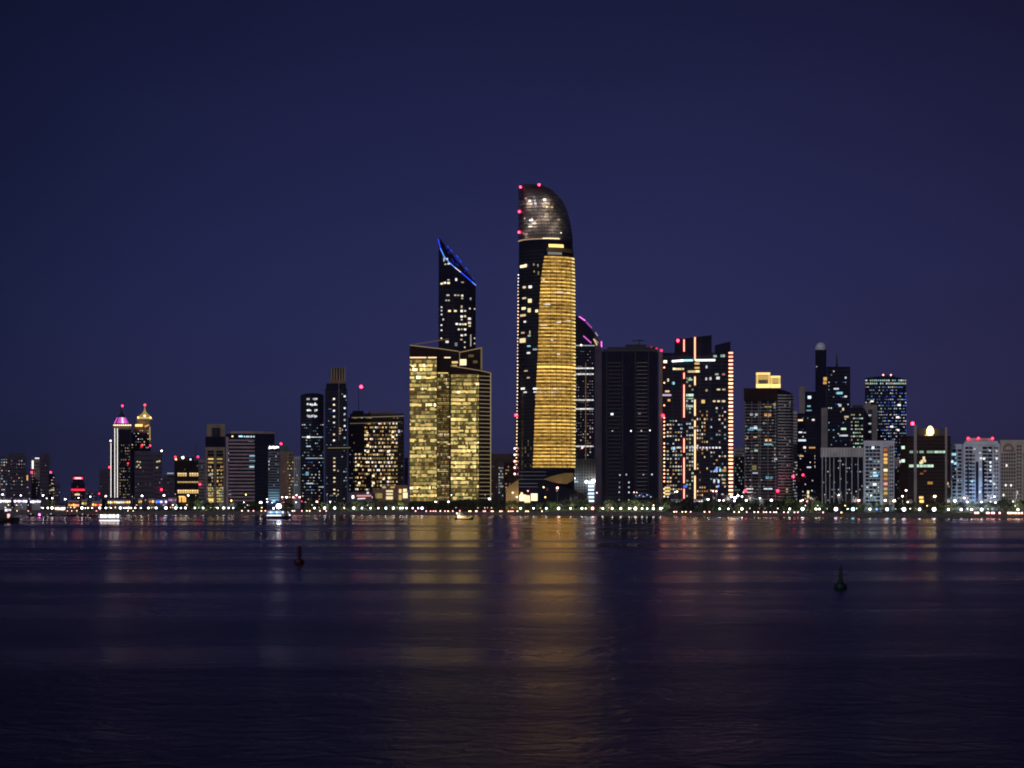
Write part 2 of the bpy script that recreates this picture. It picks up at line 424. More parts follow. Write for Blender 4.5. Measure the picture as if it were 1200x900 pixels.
b.vol('facade', f2(100.5, 114), 576, 'plum'); b.bands(580, 588, 3.5, 'dark', 1); b.spread(101, 114, 577, 590, 2, 3, 1, 1, .4, [('blue', .25), ('cool', .2), ('warm', .3), ('lilac', .25)]); b.beacon(116.3, 578.5, 'red', 6, .9); b.finish()

# --- twin domed towers
b = Bld('domed_tower', 'tower with a purple-lit dome and white light columns up its corner', 'tower', 2800, 142)
b.vol('facade', f2(133.4, 153.2), 503, 'glass'); b.vol('side_wing', f2(128.8, 133.3, 3, 3), 519, 'glass')
b.vol('cornice', f2(132.8, 153.6, -.6, -.6), 497.4, 'tan', 503)
for x, y0 in ((134.5, 502), (137.6, 502), (130, 519)): b.bar('light_column', x, y0, x, 583, E('white', 1.5), .75, off=1.)
for x in [133.6 + 2.17 * i for i in range(10)]: b.beacon(x, 498.2, 'pale', 2.2, .75, -1.2, 'cornice_lamp', False)
k = MB(); cx, cy = b.lx(142.4, 13), 13.; mm = b.m()
k.lathe([(8.9 * mm, b.lz(497.4)), (8.6 * mm, b.lz(496.4)), (4.5 * mm, b.lz(488.2)), (2.6 * mm, b.lz(485.6)), (1.2 * mm, b.lz(483)), (.6 * mm, b.lz(479)), (.2 * mm, b.lz(476))], MAT['dark'], (cx, cy, 0), 12); k.build('dome', b.root)
k = MB()
for i in range(8):
    a = 3.55 + i * .33
    q = [(cx + rr * mm * math.cos(a + da), cy + rr * mm * math.sin(a + da), b.lz(y)) for rr, y, da in ((9.0, 496.0, -.15), (9.0, 496.0, .15), (5.2, 488.8, .15), (5.2, 488.8, -.15))]
    if i != 1: k.add(q, [(0, 1, 2, 3)], E('magenta' if i != 4 else 'lilac', (1.3, .5, .6, .8, 1.1, .9, .6, .4)[i]))
k.build('dome_light', b.root)
b.beacon(143.4, 475.6, 'red', 13, 1.1, 13); b.beacon(129.6, 516.5, 'warm', 4, 1.1, 2); b.beacon(128.2, 547.5, 'red', 9, 1.1, 0); b.beacon(150, 543, 'red', 5, .9, -1)
b.ribs([140, 143, 146, 149, 152], 503, 590, 'mull', .6)
b.spread(139.5, 153, 520, 585, 2.2, 3.4, 1.3, 1.1, .42, [('pale', .5), ('warm', .35), ('olive', .4), ('pale', .15)]); b.finish()
b = Bld('domed_tower', 'tower with a gold-lit stepped crown and spire beside the purple dome', 'tower', 2840, 165)
b.vol('facade', f2(153.4, 176.6), 507, 'glass'); b.vol('setback', f2(156.5, 174.5, 2, 2), 499.5, 'brick', 507); b.vol('crown', f2(160.5, 175.5, 6, 6), 491, 'tan', 499.5)
k = MB(); cx, cy = b.lx(169.6, 14), 14.; mm = b.m()
k.lathe([(9 * mm, b.lz(491)), (8.6 * mm, b.lz(489.6)), (6.4 * mm, b.lz(486.6)), (3.2 * mm, b.lz(484)), (1.1 * mm, b.lz(481)), (.2 * mm, b.lz(475))], E('gold', .33), (cx, cy, 0), 12); k.build('dome', b.root)  # dome glows on its own, standing in for lamps lighting it gold
b.bar('crown_light', 163, 489.6, 176.5, 489.6, E('gold', .9), 1.1, dy=3.); b.bar('crown_light', 158.5, 498.5, 167, 498.5, E('gold', 1.7), 3., dy=-1.); b.bar('crown_light', 169.5, 500, 174.5, 498, E('amber', .8), 2., dy=-1.)
b.beacon(162, 489.2, 'gold', 3, 1.1, 2., 'crown_lamp', False); b.beacon(176.3, 489.4, 'gold', 3, 1.1, 2., 'crown_lamp', False); b.beacon(169.5, 487.3, 'pale', 3, 1.2, 3., 'crown_lamp', False)
b.beacon(169.8, 474.6, 'red', 13, 1.1, 13)
for x, y in ((166.3, 522), (176, 522.5)): b.beacon(x, y, 'red', 5, 1.1, -1)
b.ribs([156, 160, 164, 168, 172], 507, 590, 'mull', .7); b.bar('light_column', 175.6, 500, 175.6, 516, E('gold', .5), 1.2)
b.spread(154, 176, 503, 528, 2.3, 3.3, 1.2, 1.2, .25, P_W + P_DIM); b.spread(154, 176, 560, 586, 2.3, 3.6, 1., 1., .1, P_DIM); b.finish()
b = Bld('apartment_block', 'dark violet slab before the gold-crowned tower', 'building', 2650, 169)
b.vol('facade', f2(157.6, 180), 528.5, 'plum'); b.bands(534, 586, 5.4, 'dark', 1.2)
for x, y in ((161, 541), (164, 541.5), (160.5, 547), (164.5, 548), (162.5, 545)): b.win(x, y, 1.8, 1.5, E('pale', .55))
b.spread(158, 180, 550, 588, 2.8, 3.8, 1, 1, .08, P_DIM + P_W); b.finish()
b = Bld('apartment_block', 'narrow dark block with a white roof lamp and two lit windows', 'building', 2620, 185)
b.vol('facade', f2(180.3, 190), 529.5, 'plum'); b.bands(534, 586, 5, 'dark', 1.2); b.beacon(189.4, 528.3, 'white', 5, 1.1, 2, 'roof_lamp'); b.beacon(189.2, 573.8, 'red', 9, 1.25, -2)
for x, y in ((184.3, 541), (186.8, 540.4), (184, 548)): b.win(x, y, 2, 1.6, E('pale', .7))
b.spread(181, 190, 552, 588, 2.4, 3.8, 1, 1, .1, P_DIM); b.finish()
b = Bld('apartment_block', 'low grey block with a thin lit roof edge', 'building', 2600, 199)
b.vol('facade', f2(190.6, 204, 4, 4), 557, 'plum'); b.vol('parapet', f2(195, 204), 554, 'conc', 557); b.bar('roof_light', 196, 554.6, 203.5, 554.6, E('cool', .55), 1.0, dy=-1.)
b.bands(562, 586, 5, 'dark', 1.2); b.spread(191, 204, 560, 588, 2.4, 4, 1, 1, .12, P_DIM); b.finish()
b = Bld('office_building', 'dark roof-masted block with three glowing gold window bands', 'building', 2560, 218)
b.vol('facade', f2(204.3, 232.6), 540, 'brown'); b.vol('roof_plant', f2(208, 228, 4, 4), 535.5, 'dark', 540)
b.mast(229.6, 520, 540, .45); b.beacon(205.5, 535.6, 'red', 6, 1.2, 3); b.beacon(206.2, 538.2, 'amber', 4, 1.1, -1, 'roof_lamp'); b.beacon(214.3, 536.2, 'white', 8, 1.3, 3, 'roof_lamp'); b.beacon(223.3, 538.4, 'cool', 2.5, .9, 3, 'roof_lamp'); b.beacon(232, 535.4, 'red', 6, 1.2, 3)
for y, st, h in ((556, 1.0, 4.2), (565, .7, 1.8), (576, 1.15, 4.4)):
    for i in range(9):
        x = 209.3 + i * 2.75
        if y != 556 or i != 4: b.win(x, y - h * .22, 2.2, h * .45, E('gold' if i % 3 else 'pale', st)); b.win(x, y + h * .3, 2.2, h * .38, E('gold', st * .7))
for x in (211, 214.5, 217): b.win(x, 585.5, 2.2, 6, E('amber', 1.1))
b.win(213, 582, 7, 1.4, E('gold', 1.4)); b.spread(206, 232, 544, 552, 3, 4, 1, 1, .1, P_DIM); b.finish()
b = Bld('apartment_block', 'thin grey block with a red beacon beside the tan-topped tower', 'building', 2540, 236)
b.vol('facade', f2(232.9, 239.8), 538, 'conc'); b.bands(543, 588, 3.8, 'mull', 1.3); b.beacon(234.3, 567.6, 'red', 9, 1.25, -2); b.spread(233, 240, 545, 588, 2.2, 3.8, 1, 1, .12, P_DIM); b.finish()

# --- second group, x 240-352
b = Bld('office_tower', 'tan stone tower with a square roof recess and yellow-lit lower floors', 'tower', 2380, 252)
b.vol('facade', f2(240.7, 264), 511.5, 'glass'); b.vol('crown', [(242.3, 0), (263.8, 0)], 497, 'tan', 511.5); b.vol('crown_recess', f2(248, 258, -.4, -.4), 501.3, 'dark', 511.3, 1.)
for x0, x1 in ((240.8, 243.2), (250.8, 253.6), (261.6, 263.6)): b.vol('stone_pier', f2(x0, x1, -1.2, -1.2), 524, 'tan', None, 1.)
b.vol('stone_lintel', f2(243.2, 261.6, -1., -1.), 524, 'tan', 528, .9)
b.bands(531, 588, 4.2, 'brick', 1.1, .4, None, 'spandrel')
for y, st in ((537.8, 1.), (542, .4)):
    b.win(247, y, 6.4, 1.6, E('gold', st)); b.win(257.4, y, 6.4, 1.6, E('olive', st * .6))
b.spread(243.6, 250.6, 545, 588, 2.1, 4.2, 1.5, 2.4, .5, [('gold', .7), ('olive', .5), ('pale', .5), ('olive', .25)])
b.spread(254, 261.4, 545, 588, 2.1, 4.2, 1.5, 2.4, .5, [('gold', .8), ('amber', .5), ('olive', .4), ('pale', .4)])
b.spread(242, 263, 570, 590, 2.0, 3.2, 1.5, 1.8, .75, [('olive', .6), ('pale', .5), ('mint', .25), ('gold', .7)])
b.win(247.5, 587, 5, 5, E('gold', 1.1)); b.win(246, 556.5, 4, 2.6, E('lilac', .3)); b.finish()
b = Bld('hotel_building', 'wide hotel with rose horizontal bands and a blue glass corner', 'hotel', 2300, 293)
FH = [(264.6, 0), (299, 0), (321.6, 7)]
b.vol('facade', FH, [508.5, 506.6, 507], 'glass'); b.vol('roof_slab', [(270, -2), (299, -2), (322.3, 5)], [505.5, 505.2, 506], 'rose', 508, 22)
b.bands(516, 588, 4.15, 'rose', 2.0, .6, FH, 'spandrel', 264.8, 298.5); b.vol('corner_glass', [(299.5, -.8), (320.8, 5.8)], 509, 'glassb', 596, .7)
b.bands(523, 588, 4.15, 'mull', 1.2, 1.2, FH, 'spandrel', 300, 321); b.vol('end_pier', f2(264.9, 267.6, -1.2, -1.2), 512, 'rose', None, 1.)
b.win(272.4, 511.3, 2, 1.6, E('gold', 1.8)); b.win(282, 511.3, 4.6, 1.7, E('cyan', 1.5))
for i, x in enumerate((286.5, 289.2, 291.5, 294.5, 297.5)): b.win(x, 511.6, 1.7, 1.5 + .4 * (i % 2), E('cool', .9))
for x, y, w_, h_, c, st in ((295.5, 534, 6, 1.6, 'cyan', .8), (295.5, 540, 6.6, 1.4, 'cyan', .5), (295, 547, 5.6, 1.8, 'cyan', .9), (309, 515, 1.8, 2.2, 'cool', .6), (303, 528, 4.6, 1.6, 'cyan', .35), (309, 540.5, 2.6, 1.4, 'cool', .6), (267.3, 531, 1.5, 1.6, 'cool', .9), (267.5, 539, 1.4, 1.5, 'cool', .8), (308, 565, 2.2, 2.2, 'cool', .9), (294, 517, 6, 1.2, 'cyan', .2)):
    b.win(x, y, w_, h_, E(c, st))
for y in (566, 570, 574.5, 579): b.win(269, y, 4, 1.5, E('lilac', .55))
b.spread(270, 298, 518, 588, 2.4, 4.15, 1.3, 1.3, .14, [('warm', .25), ('pale', .2), ('pink', .15), ('white', .35)]); b.spread(300, 321, 512, 588, 2.4, 4.15, 1.4, 1.2, .17, P_C[2:] + [('cyan', .12), ('cool', .2)])
b.finish()
b = Bld('office_building', 'narrow blue-grey banded block topped by a glowing white sign', 'building', 2240, 321)
b.vol('facade', f2(314, 328.2), 520.5, 'glassb'); b.bands(530, 588, 3.1, 'steel', 1.25, .5)
for i, x in enumerate((315.4, 317.6, 319.6, 321.4, 323.4, 325.6)):
    b.bar('sign_stroke', x, 526 - (i % 3) * .5, x + .9, 522.6 + (i % 2) * .8, E('white', 2.6), 1.3, off=1.2)
b.bar('sign_stroke', 315, 525.4, 326.6, 523.6, E('white', 2.2), 1.2, off=1.2)
b.beacon(329.3, 520, 'red', 10, 1.3, 2)
for y in (574, 577.2, 580.3, 583.4): b.win(321, y, 12.5, 1.5, E('cyan', .32 if y > 575 else .16))
for y in (541, 545, 549): b.win(315.2, y, 1., 2, E('white', .8))
b.spread(315, 328, 530, 572, 2.4, 3.1, 1.5, 1., .12, P_C[2:] + [('cyan', .1)]); b.finish()
b = Bld('apartment_block', 'brown apartment block with a pale balcony side and green roof house', 'building', 2200, 336)
b.vol('facade', [(328.6, 4), (336, 0), (344, 2)], 528.6, 'brick', None, 22); b.vol('balcony_face', [(336.2, -.8), (343.7, 1.1)], 529.4, 'tan', None, .6)  # lit side put in as tan, shaded side as brown
k = MB(); k.prism([(b.lx(331, 5), 5), (b.lx(337.5, 5), 5), (b.lx(337.5, 16), 16), (b.lx(331, 16), 16)], b.lz(528.6), [b.lz(524), b.lz(521.8), b.lz(521.8), b.lz(524)], MAT['green']); k.build('roof_house', b.root)
on = [(336.2, -.8), (343.7, 1.1)]
b.bands(533, 588, 3.7, 'dark', 1.2, .4, on, 'balcony_shadow_gap', 338.4, 342.2)
b.spread(336.5, 343.5, 540, 584, 1.9, 3.7, .9, 1.2, .28, [('pale', .7), ('warm', .5), ('white', .8)], on); b.spread(329, 335.8, 540, 586, 2.6, 3.7, .9, 1., .06, P_DIM); b.finish()
b = Bld('apartment_block', 'slim bluish-grey block squeezed beside the brown apartments', 'building', 2260, 348)
b.vol('facade', f2(344.3, 352), 535, 'pale'); b.ribs([346.6, 349, 351], 538, 590, 'mull', .7, .3); b.spread(345, 351.5, 540, 588, 2.1, 3.8, .9, 1.2, .2, P_C[2:] + P_W[2:]); b.finish()

# --- dark glass pair
b = Bld('glass_tower', 'dark glass tower with an arched top and bright rows of white windows', 'tower', 2060, 366)
FA = [(352.2, 5), (358, 1.2), (366, 0), (373, 1.2), (379.3, 5)]
b.vol('facade', FA, [463.2, 461.4, 460.6, 461, 462.6], 'glass'); b.bands(466, 588, 3.6, 'mull', .8, .3)
for y in (467.2, 474, 480.6, 487.6):
    for i in range(7):
        if rnd.random() < .8: b.win(360.4 + i * 1.75, y + rnd.uniform(-.6, .6), rnd.uniform(1, 1.7), rnd.uniform(1.4, 3), E('cool' if rnd.random() < .4 else 'white', rnd.choice((.5, .9, 1.4))))
for x0, x1, y, st in ((359, 377, 512.3, .9), (359, 379, 537, .5)):
    x = x0
    while x < x1: b.win(x, y, 1.7, .9, E('cool', st * rnd.uniform(.5, 1) // .1 / 10 + .1)); x += 1.9
b.win(361.5, 512.2, 4, 2.2, E('white', 1.5)); b.win(361, 523, 4, 1.4, E('cool', .8))
b.spread(354, 379, 496, 534, 2.1, 3.6, 1.2, 1.1, .2, P_C + [('cyan', .1)]); b.spread(354, 379, 540, 588, 2.1, 3.6, 1.2, 1.2, .3, P_C + [('blue', .3), ('cyan', .2), ('warm', .4)])
b.win(363, 566.5, 8, 1.5, E('cool', .6)); b.win(360, 555, 3.4, 4, E('cyan', .4)); b.finish()
b = Bld('glass_tower', 'dark tower with a finned stepped stone crown and a pale centre line', 'tower', 2040, 396)
b.vol('facade', f2(380.8, 407), 455.5, 'glass'); b.vol('setback', f2(382.2, 405.5, 2, 2), 449.5, 'glass', 455.5); b.vol('crown_base', f2(385.5, 405, 4, 4), 445, 'brick', 449.5); b.vol('crown', f2(387.3, 404.5, 6, 6), 430.5, 'mull', 445)
oc = f2(387.3, 404.5, 6, 6); b.ribs([388.5, 391.5, 394.6, 398, 401, 403.8], 430, 445, 'tan', 1.3, 1.6, oc, 'crown_fin')
b.bar('centre_line', 397.2, 446, 397.2, 517, 'conc', .9, off=1.); b.bar('light_line', 384, 525, 411, 524.6, E('olive', .22), 1.)
b.bands(459, 588, 3.5, 'mull', .8, .3); b.ribs([381.8, 394.5, 400, 406.4], 456, 590, 'mull', .7, .5)
for y in [467.4 + 6.95 * i for i in range(8)]:
    if rnd.random() < .85: b.win(391.4, y, 2.2, 1.8, E(rnd.choice(('white', 'pale')), rnd.choice((.8, 1.3))))
    if rnd.random() < .7: b.win(403.9, y - 3, 2., 1.9, E(rnd.choice(('cool', 'white')), rnd.choice((.5, 1.2))))
for y in [537 + 4.6 * i for i in range(10)]:
    if rnd.random() < .8: b.win(391.8, y, 2.2, 1.6, E('pale', rnd.choice((.7, 1.2))))
    if rnd.random() < .5: b.win(396.2, y + 1, 1.4, 1.5, E('warm', .5))
for y in (502, 505, 508): b.win(398.5, y, 2, 1.6, E('warm', .5))
b.spread(382, 394, 460, 588, 2.2, 3.5, 1, 1.2, .1, [('cyan', .2), ('cool', .3), ('blue', .3)]); b.spread(400, 406, 460, 588, 2.2, 3.5, 1, 1.2, .12, P_C); b.finish()
b = Bld('office_building', 'broad dark block crowded with amber windows under layered roof eaves', 'building', 2080, 441)
b.vol('facade', f2(408, 473.4), 489, 'brown'); b.vol('roof_tier', f2(410.4, 473, 1.5, 1.5), 484.6, 'mull', 489); b.vol('roof_tier', f2(413, 426, 4, 4), 481.5, 'dark', 484.6); b.vol('roof_tier', f2(432, 463, 4, 4), 482.6, 'brick', 484.6)
b.mast(420.2, 456, 484, .5); b.beacon(423.2, 453.3, 'red', 16, 1.9, 8); b.bar('beacon_arm', 420.2, 456, 423.2, 454.6, 'dark', .5, dy=8.)
b.bands(490, 585, 4.55, 'mull', 1.1, .4); b.bar('roof_line', 412, 489.4, 473, 487.6, E('pale', .2), .8, off=.9); b.bar('roof_line', 410, 496.4, 470, 494.4, E('pale', .12), .8, off=.9)
b.spread(412, 466, 487.6, 492, 2.2, 4.5, 1.6, .8, .4, [('pale', .5), ('warm', .3)])
P_A = [('pale', .9), ('gold', .6), ('amber', .35), ('warm', .9), ('olive', .35), ('olive', .2), ('rust', .2), ('white', 1.2)]
b.spread(427, 465, 494, 585, 2.05, 4.55, 1.5, 2.0, .56, P_A); b.spread(416, 427, 530, 585, 2.05, 4.55, 1.5, 2., .5, P_A); b.spread(409, 416, 494, 585, 2.4, 4.55, 1.1, 1.1, .2, P_DIM + [('warm', .3)])
for x, y in ((430.5, 508), (431, 522), (431, 530), (460, 506), (460.4, 512), (460, 518), (459.6, 536), (437.5, 557.6), (437.6, 566), (449.5, 561), (456, 560), (430, 541), (420, 545), (421, 566), (455, 529)): b.win(x, y, 2.6, 2.6, E('pale', 1.35))
b.win(467.6, 505.5, 2, 3, E('cool', .7)); b.win(455.8, 542, 2, 3, E('cool', .8)); b.spread(465, 473, 494, 585, 2.4, 4.55, 1.6, 1., .1, P_DIM); b.finish()
b = Bld('stair_tower', 'thin pale blue-lit stair tower beside the amber block', 'tower', 2120, 475)
b.vol('facade', f2(473.8, 478.2), 536.5, 'white'); b.ribs([475, 477.2], 538, 572, 'mull', .7, .3); b.finish()
b = Bld('podium_building', 'low stone podium with large warm lit openings', 'building', 1950, 458)
b.vol('facade', f2(436.5, 478.5), 573, 'brick', None, 18); b.vol('upper_storey', f2(447, 478, 3, 3), 568.6, 'brick', 573, 12); b.ribs([441, 451.6, 461.8, 466, 471.6, 478], 573.2, 590, 'tan', .7, .5)
for x, y, w_, h_, c, st in ((444, 581, 8, 6, 'olive', .35), (456.5, 575.5, 8, 2.2, 'pale', .9), (456.5, 579, 7.6, 2.4, 'pale', .75), (456.4, 583.5, 8, 3.6, 'pale', .9), (450, 571, 4, 2, 'pale', .5), (460, 571, 5, 2, 'gold', .5), (469, 575.4, 3, 4.6, 'gold', 1.), (474.5, 574.6, 4.4, 3.6, 'pale', 1.1), (475, 580.5, 5.6, 6.6, 'pale', 1.15), (469, 583, 3.4, 6, 'gold', .5)): b.win(x, y, w_, h_, E(c, st))
b.finish()
b = Bld('entrance_pavilion', 'low white-lit entrance pavilion before the amber block', 'building', 1940, 421)
b.vol('facade', f2(408.5, 436), 577, 'plum', None, 14); b.win(413.6, 582.4, 2.6, 3.4, E('white', 2.)); b.bar('canopy_light', 418, 581, 435, 581, E('pink', .7), 2., off=1.); b.bar('canopy_light', 419, 584.5, 428, 584, E('white', .9), 1.4, off=1.); b.win(431, 577.6, 2.4, 2.4, E('cool', .9)); b.finish()

# --- gold office tower
b = Bld('office_tower', 'gold-lit twin-slab office tower with slanted roof lines', 'tower', 1960, 528)
LA, LC, LD, LE, LS = f2(480, 511.8), f2(511.9, 537.6, 5, 5), f2(537.7, 565, 6, 6), [(528, -2), (561.4, -2), (575.2, 6)], [(561.4, -2), (575.2, 6)]
b.vol('glass_slab', LA, [404.2, 408], 'brown'); b.vol('glass_slab', LC, [408, 412], 'brown'); b.vol('glass_slab', LD, [413, 407.4], 'brown'); b.vol('glass_slab', LE, [428.8, 434, 437.2], 'brown', None, 24)
for fp, y0 in (([(480.3, -.1), (511.6, -.1)], 421), ([(528.4, -2.1), (561, -2.1)], 438.6)): b.vol('interior_glow', fp, y0, E('olive', .12), 587, .15)  # glowing sheets added behind the windows to brighten the fronts
b.vol('interior_glow', [(512.2, 4.9), (526.6, 4.9)], 438, E('olive', .05), 587, .1)
T = E('warm', .20)  # roof and corner trim glow weakly in place of lamplight on metal
b.bar('roof_trim', 480.3, 404.5, 511.8, 408.2, T, 1.3, LA, .5); b.bar('roof_trim', 511.9, 408, 537.6, 411.8, T, 1.3, LC, .5); b.bar('roof_trim', 537.7, 413, 565, 407.6, T, 1.4, LD, .5); b.bar('roof_trim', 528, 428.8, 561.4, 434, T, 1.2, LE, .6); b.bar('roof_trim', 561.4, 434, 575, 437.2, T, 1.2, LS, .6)
b.bar('roof_trim', 486, 403.4, 526, 397.2, E('warm', .09), 1.1, dy=20.); b.bar('roof_trim', 538.6, 413, 538.6, 430, T, 1., LD, .5); b.bar('corner_trim', 574.6, 437.5, 574.6, 588, E('pale', .26), 1.1, LS, .6)
b.bar('corner_trim', 564.2, 408, 564.2, 433, E('olive', .18), 2., LD, .4)
b.bands(440.6, 587, 4.62, E('pale', .20), .75, .5, LE, 'floor_line', 561.8, 575.); b.bands(413, 586, 4.62, 'brown', .8, .5, LC); b.bands(416, 586, 4.62, 'brown', .5, .4, LA); b.bands(438, 586, 4.62, 'brown', .6, .4, LE, 'spandrel', 528.2, 561)
PG = [[('olive', .10), ('olive', .20), ('rust', .10)], [('olive', .5), ('gold', .3), ('olive', .22)], [('gold', .65), ('straw', .6), ('olive', .7), ('olive', .4)], [('straw', .95), ('gold', .9), ('straw', .7)], [('straw', 1.4), ('pale', 2.2), ('gold', 1.0), ('straw', .9)]]
b.bar('soffit_light', 480.4, 419, 499.6, 419, E('warm', 1.5), 1.5, LA, .6); b.bar('soffit_light', 501.5, 419, 511.6, 419, E('warm', 1.5), 1.5, LA, .6); b.bar('soffit_light', 520.6, 419, 528, 419, E('pale', 1.2), 1.5, LC, .6)
b.win(542.5, 424.5, 8, 7, E('pale', 1.25), LD); b.win(541, 424, 3, 3, E('white', 2.2), LD); b.win(533, 424.6, 7, 2.4, E('gold', .9), LC); b.win(532.5, 428.5, 6, 1.8, E('olive', .6), LC); b.win(552, 417, 6, 3, E('olive', .12), LD); b.win(557, 424, 5, 3, E('olive', .12), LD)
b.office(480.4, 511.6, 421.4, 587, 4.62, 3.5, (1.04, 1.04, 2.08, 2.08, 3.12, 5.2), PG, LA, .07, .12)
b.office(528.6, 557.6, 438.4, 587, 4.62, 3.4, (1.036, 1.036, 2.072, 2.072, 3.108, 5.18), PG, LE, .07, .13); b.office(557.6, 561.2, 438.4, 575, 4.62, 2.8, (1.2, 1.8), PG, LE, .2, .35)
b.office(512.4, 526.4, 438, 586, 4.62, 2.8, (1.3, 1.9, 2.6), [[('olive', .10), ('rust', .10)], [('olive', .22), ('rust', .2)], [('gold', .40), ('olive', .34)], [('pale', .8)]], LC, .3, .25)
for y in (437, 473, 505.5, 552): b.win(519, y, 12.5, 1.4, E('gold', .9), LC)
for y in (488, 520, 536): b.win(526, y, 3, 2.2, E('pale', .8), LC)
b.finish()

# --- slanted tower with blue light (behind)
b = Bld('office_tower', 'dark rounded tower sliced at a slant and edged in blue light', 'tower', 2260, 535.5)
FB = [(514.0, 9), (516.5, 4.5), (521, 1.4), (527, .2), (533, -.2), (540, .2), (547, 1.4), (553, 4.5), (557.4, 9)]
YB = [280, 291, 301, 308, 313.4, 319, 325, 330.4, 334.4]
pts = [(b.lx(p, d), d) for p, d in FB]; back = [(b.lx(x, 40), 40. - abs(x - 535.7) * .5) for x in (556.6, 550, 535.7, 521, 514.8)]
k = MB(); k.prism(pts + back, 0, [b.lz(y, p, d) for y, (p, d) in zip(YB, FB)] + [b.lz(y, 535, 40) for y in (330.6, 322.8, 305, 287.4, 280)], MAT['glass']); k.build('facade', b.root); b.front = FB
for i in range(8):
    c = ('deep', 1.6) if i in (0, 5, 6) else (('azure', 1.5) if i != 4 else ('lilac', 1.1))
    b.bar('edge_light', FB[i][0], YB[i], FB[i + 1][0], YB[i + 1], E(*c), .95, off=.5)
for (x0, y0, x1, y1) in ((524, 288, 526, 290.4), (528, 292.4, 530, 295), (534.5, 299, 537.5, 302.4), (538, 304, 541, 307.4), (545.4, 313.4, 548, 316.4), (552.6, 325, 555.6, 328.4)): b.bar('edge_light', x0, y0, x1, y1, E('deep', 1.), 1.2, dy=35.)
b.bar('edge_light', 514.6, 279.8, 556.6, 330.6, E('deep', .3), .9, dy=38.)
b.bands(340, 408, 4.4, 'dark', .8, .3); b.ribs([519, 525, 531, 537, 543, 549, 554], 339, 410, 'dark', .5, .4)
for x, y, w_, h_, st in ((520.5, 304, 1.2, 4.5, .5), (523.6, 303.4, 2.6, 1.6, .9), (526, 309, 3, 1.6, .9), (522, 309.6, 2, 1.4, .6), (517.8, 332.4, 2.6, 2., 1.2), (521.4, 331.4, 2.6, 2, 1.2), (525.6, 331.6, 3, 2.2, 1.3), (525.6, 328, 2.4, 1.4, .5), (534.6, 327.6, 2.2, 3, 1.), (542, 330.8, 3, 1.3, .4), (525, 346, 3, 1.5, .8), (533.5, 346, 2.4, 1.4, .6), (537, 346, 2.4, 1.4, .6), (541.6, 346.4, 2.4, 2., .9), (523, 352, 2, 1.6, .4), (526, 352, 2, 1.6, .5), (541.6, 349.5, 2, 1.6, .5), (526.8, 364.4, 3, 2, 1.3), (533.6, 364.4, 3, 2, 1.1), (541, 364.4, 2.6, 2.6, 1.2), (545, 364.4, 2, 1.6, .8), (541, 359.5, 1.8, 3, .5), (541, 371, 2.6, 2.4, 1.2), (545, 370.6, 2.2, 2, .8), (541, 374.6, 2, 1.6, .6), (535.4, 379.6, 3, 2, 1.2), (539.4, 380, 2.2, 2, 1.), (542.4, 380, 2, 2, .8), (545.4, 380, 2.2, 2, 1.3), (550, 373.5, 3.2, 2.6, .9), (550, 378.5, 3.2, 2.6, .7), (550.2, 382, 2.6, 1.4, .8), (537.6, 386, 2.2, 1.8, 1.), (545, 386, 2.6, 2, 1.1), (541, 385.8, 1.4, 1.4, .6), (541.2, 393, 2.8, 2, .9), (545.4, 392.4, 2, 2, .8), (551.4, 350, 1.4, 2.6, .4), (550.4, 361.6, 1.6, 1.6, .8), (556, 362, 1.2, 1.6, .8), (517.6, 360, 1.4, 1.6, .9), (517.6, 364, 1.4, 1.6, .6), (517.6, 368.5, 1.4, 1.6, .8), (519.6, 374.4, 1.4, 2, .7), (517.4, 381, 1.6, 1.6, 1.1), (517.6, 387, 1.6, 1.6, .9), (517.4, 396.5, 1.4, 1.6, 1.1), (524, 400.6, 3.4, 2.4, .9), (534.5, 403.5, 3, 4, .2), (544.6, 401, 1.4, 1.4, .8), (544.6, 407, 1.4, 1.6, .9), (540.6, 398, 2.4, 1.6, .5), (551.6, 399, .9, 14, .4), (556, 396.4, 1.2, 1.6, .7), (556, 402.5, 1.2, 1.6, .6)):
    b.win(x, y, w_, h_, E('cool' if h_ > 3.5 and w_ > 2 else rnd.choice(('white', 'pale', 'white')), st))
b.finish()
b = Bld('apartment_block', 'cream-topped apartment block with rose and brown faces between two gold towers', 'building', 2080, 591)
b.vol('facade', f2(574.5, 607), 538, 'rose'); b.vol('parapet', f2(574, 607.2, -.8, -.8), 531.8, 'beige', 538.2); b.vol('stair_core', f2(583.6, 590, -.5, -.5), 541, 'pale', None, .4); b.vol('glass_bay', f2(591, 604, -.6, -.6), 542, 'brick', None, .5)
oc = f2(591, 604, -.6, -.6); b.bands(546, 590, 4., 'tan', 1.1, .4, oc, 'spandrel', 593.5, 599.5)
b.spread(584, 589.8, 543, 588, 2.0, 3.6, 1., 1.6, .4, [('cool', .25), ('cool', .5), ('white', .4)], f2(583.6, 590, -.5, -.5)); b.spread(592, 600, 545, 585, 2.4, 4, 1.6, 1.2, .2, [('pale', .4), ('warm', .3)], oc); b.spread(575, 583, 545, 588, 2.7, 4, 1., 1.1, .12, P_DIM); b.finish()

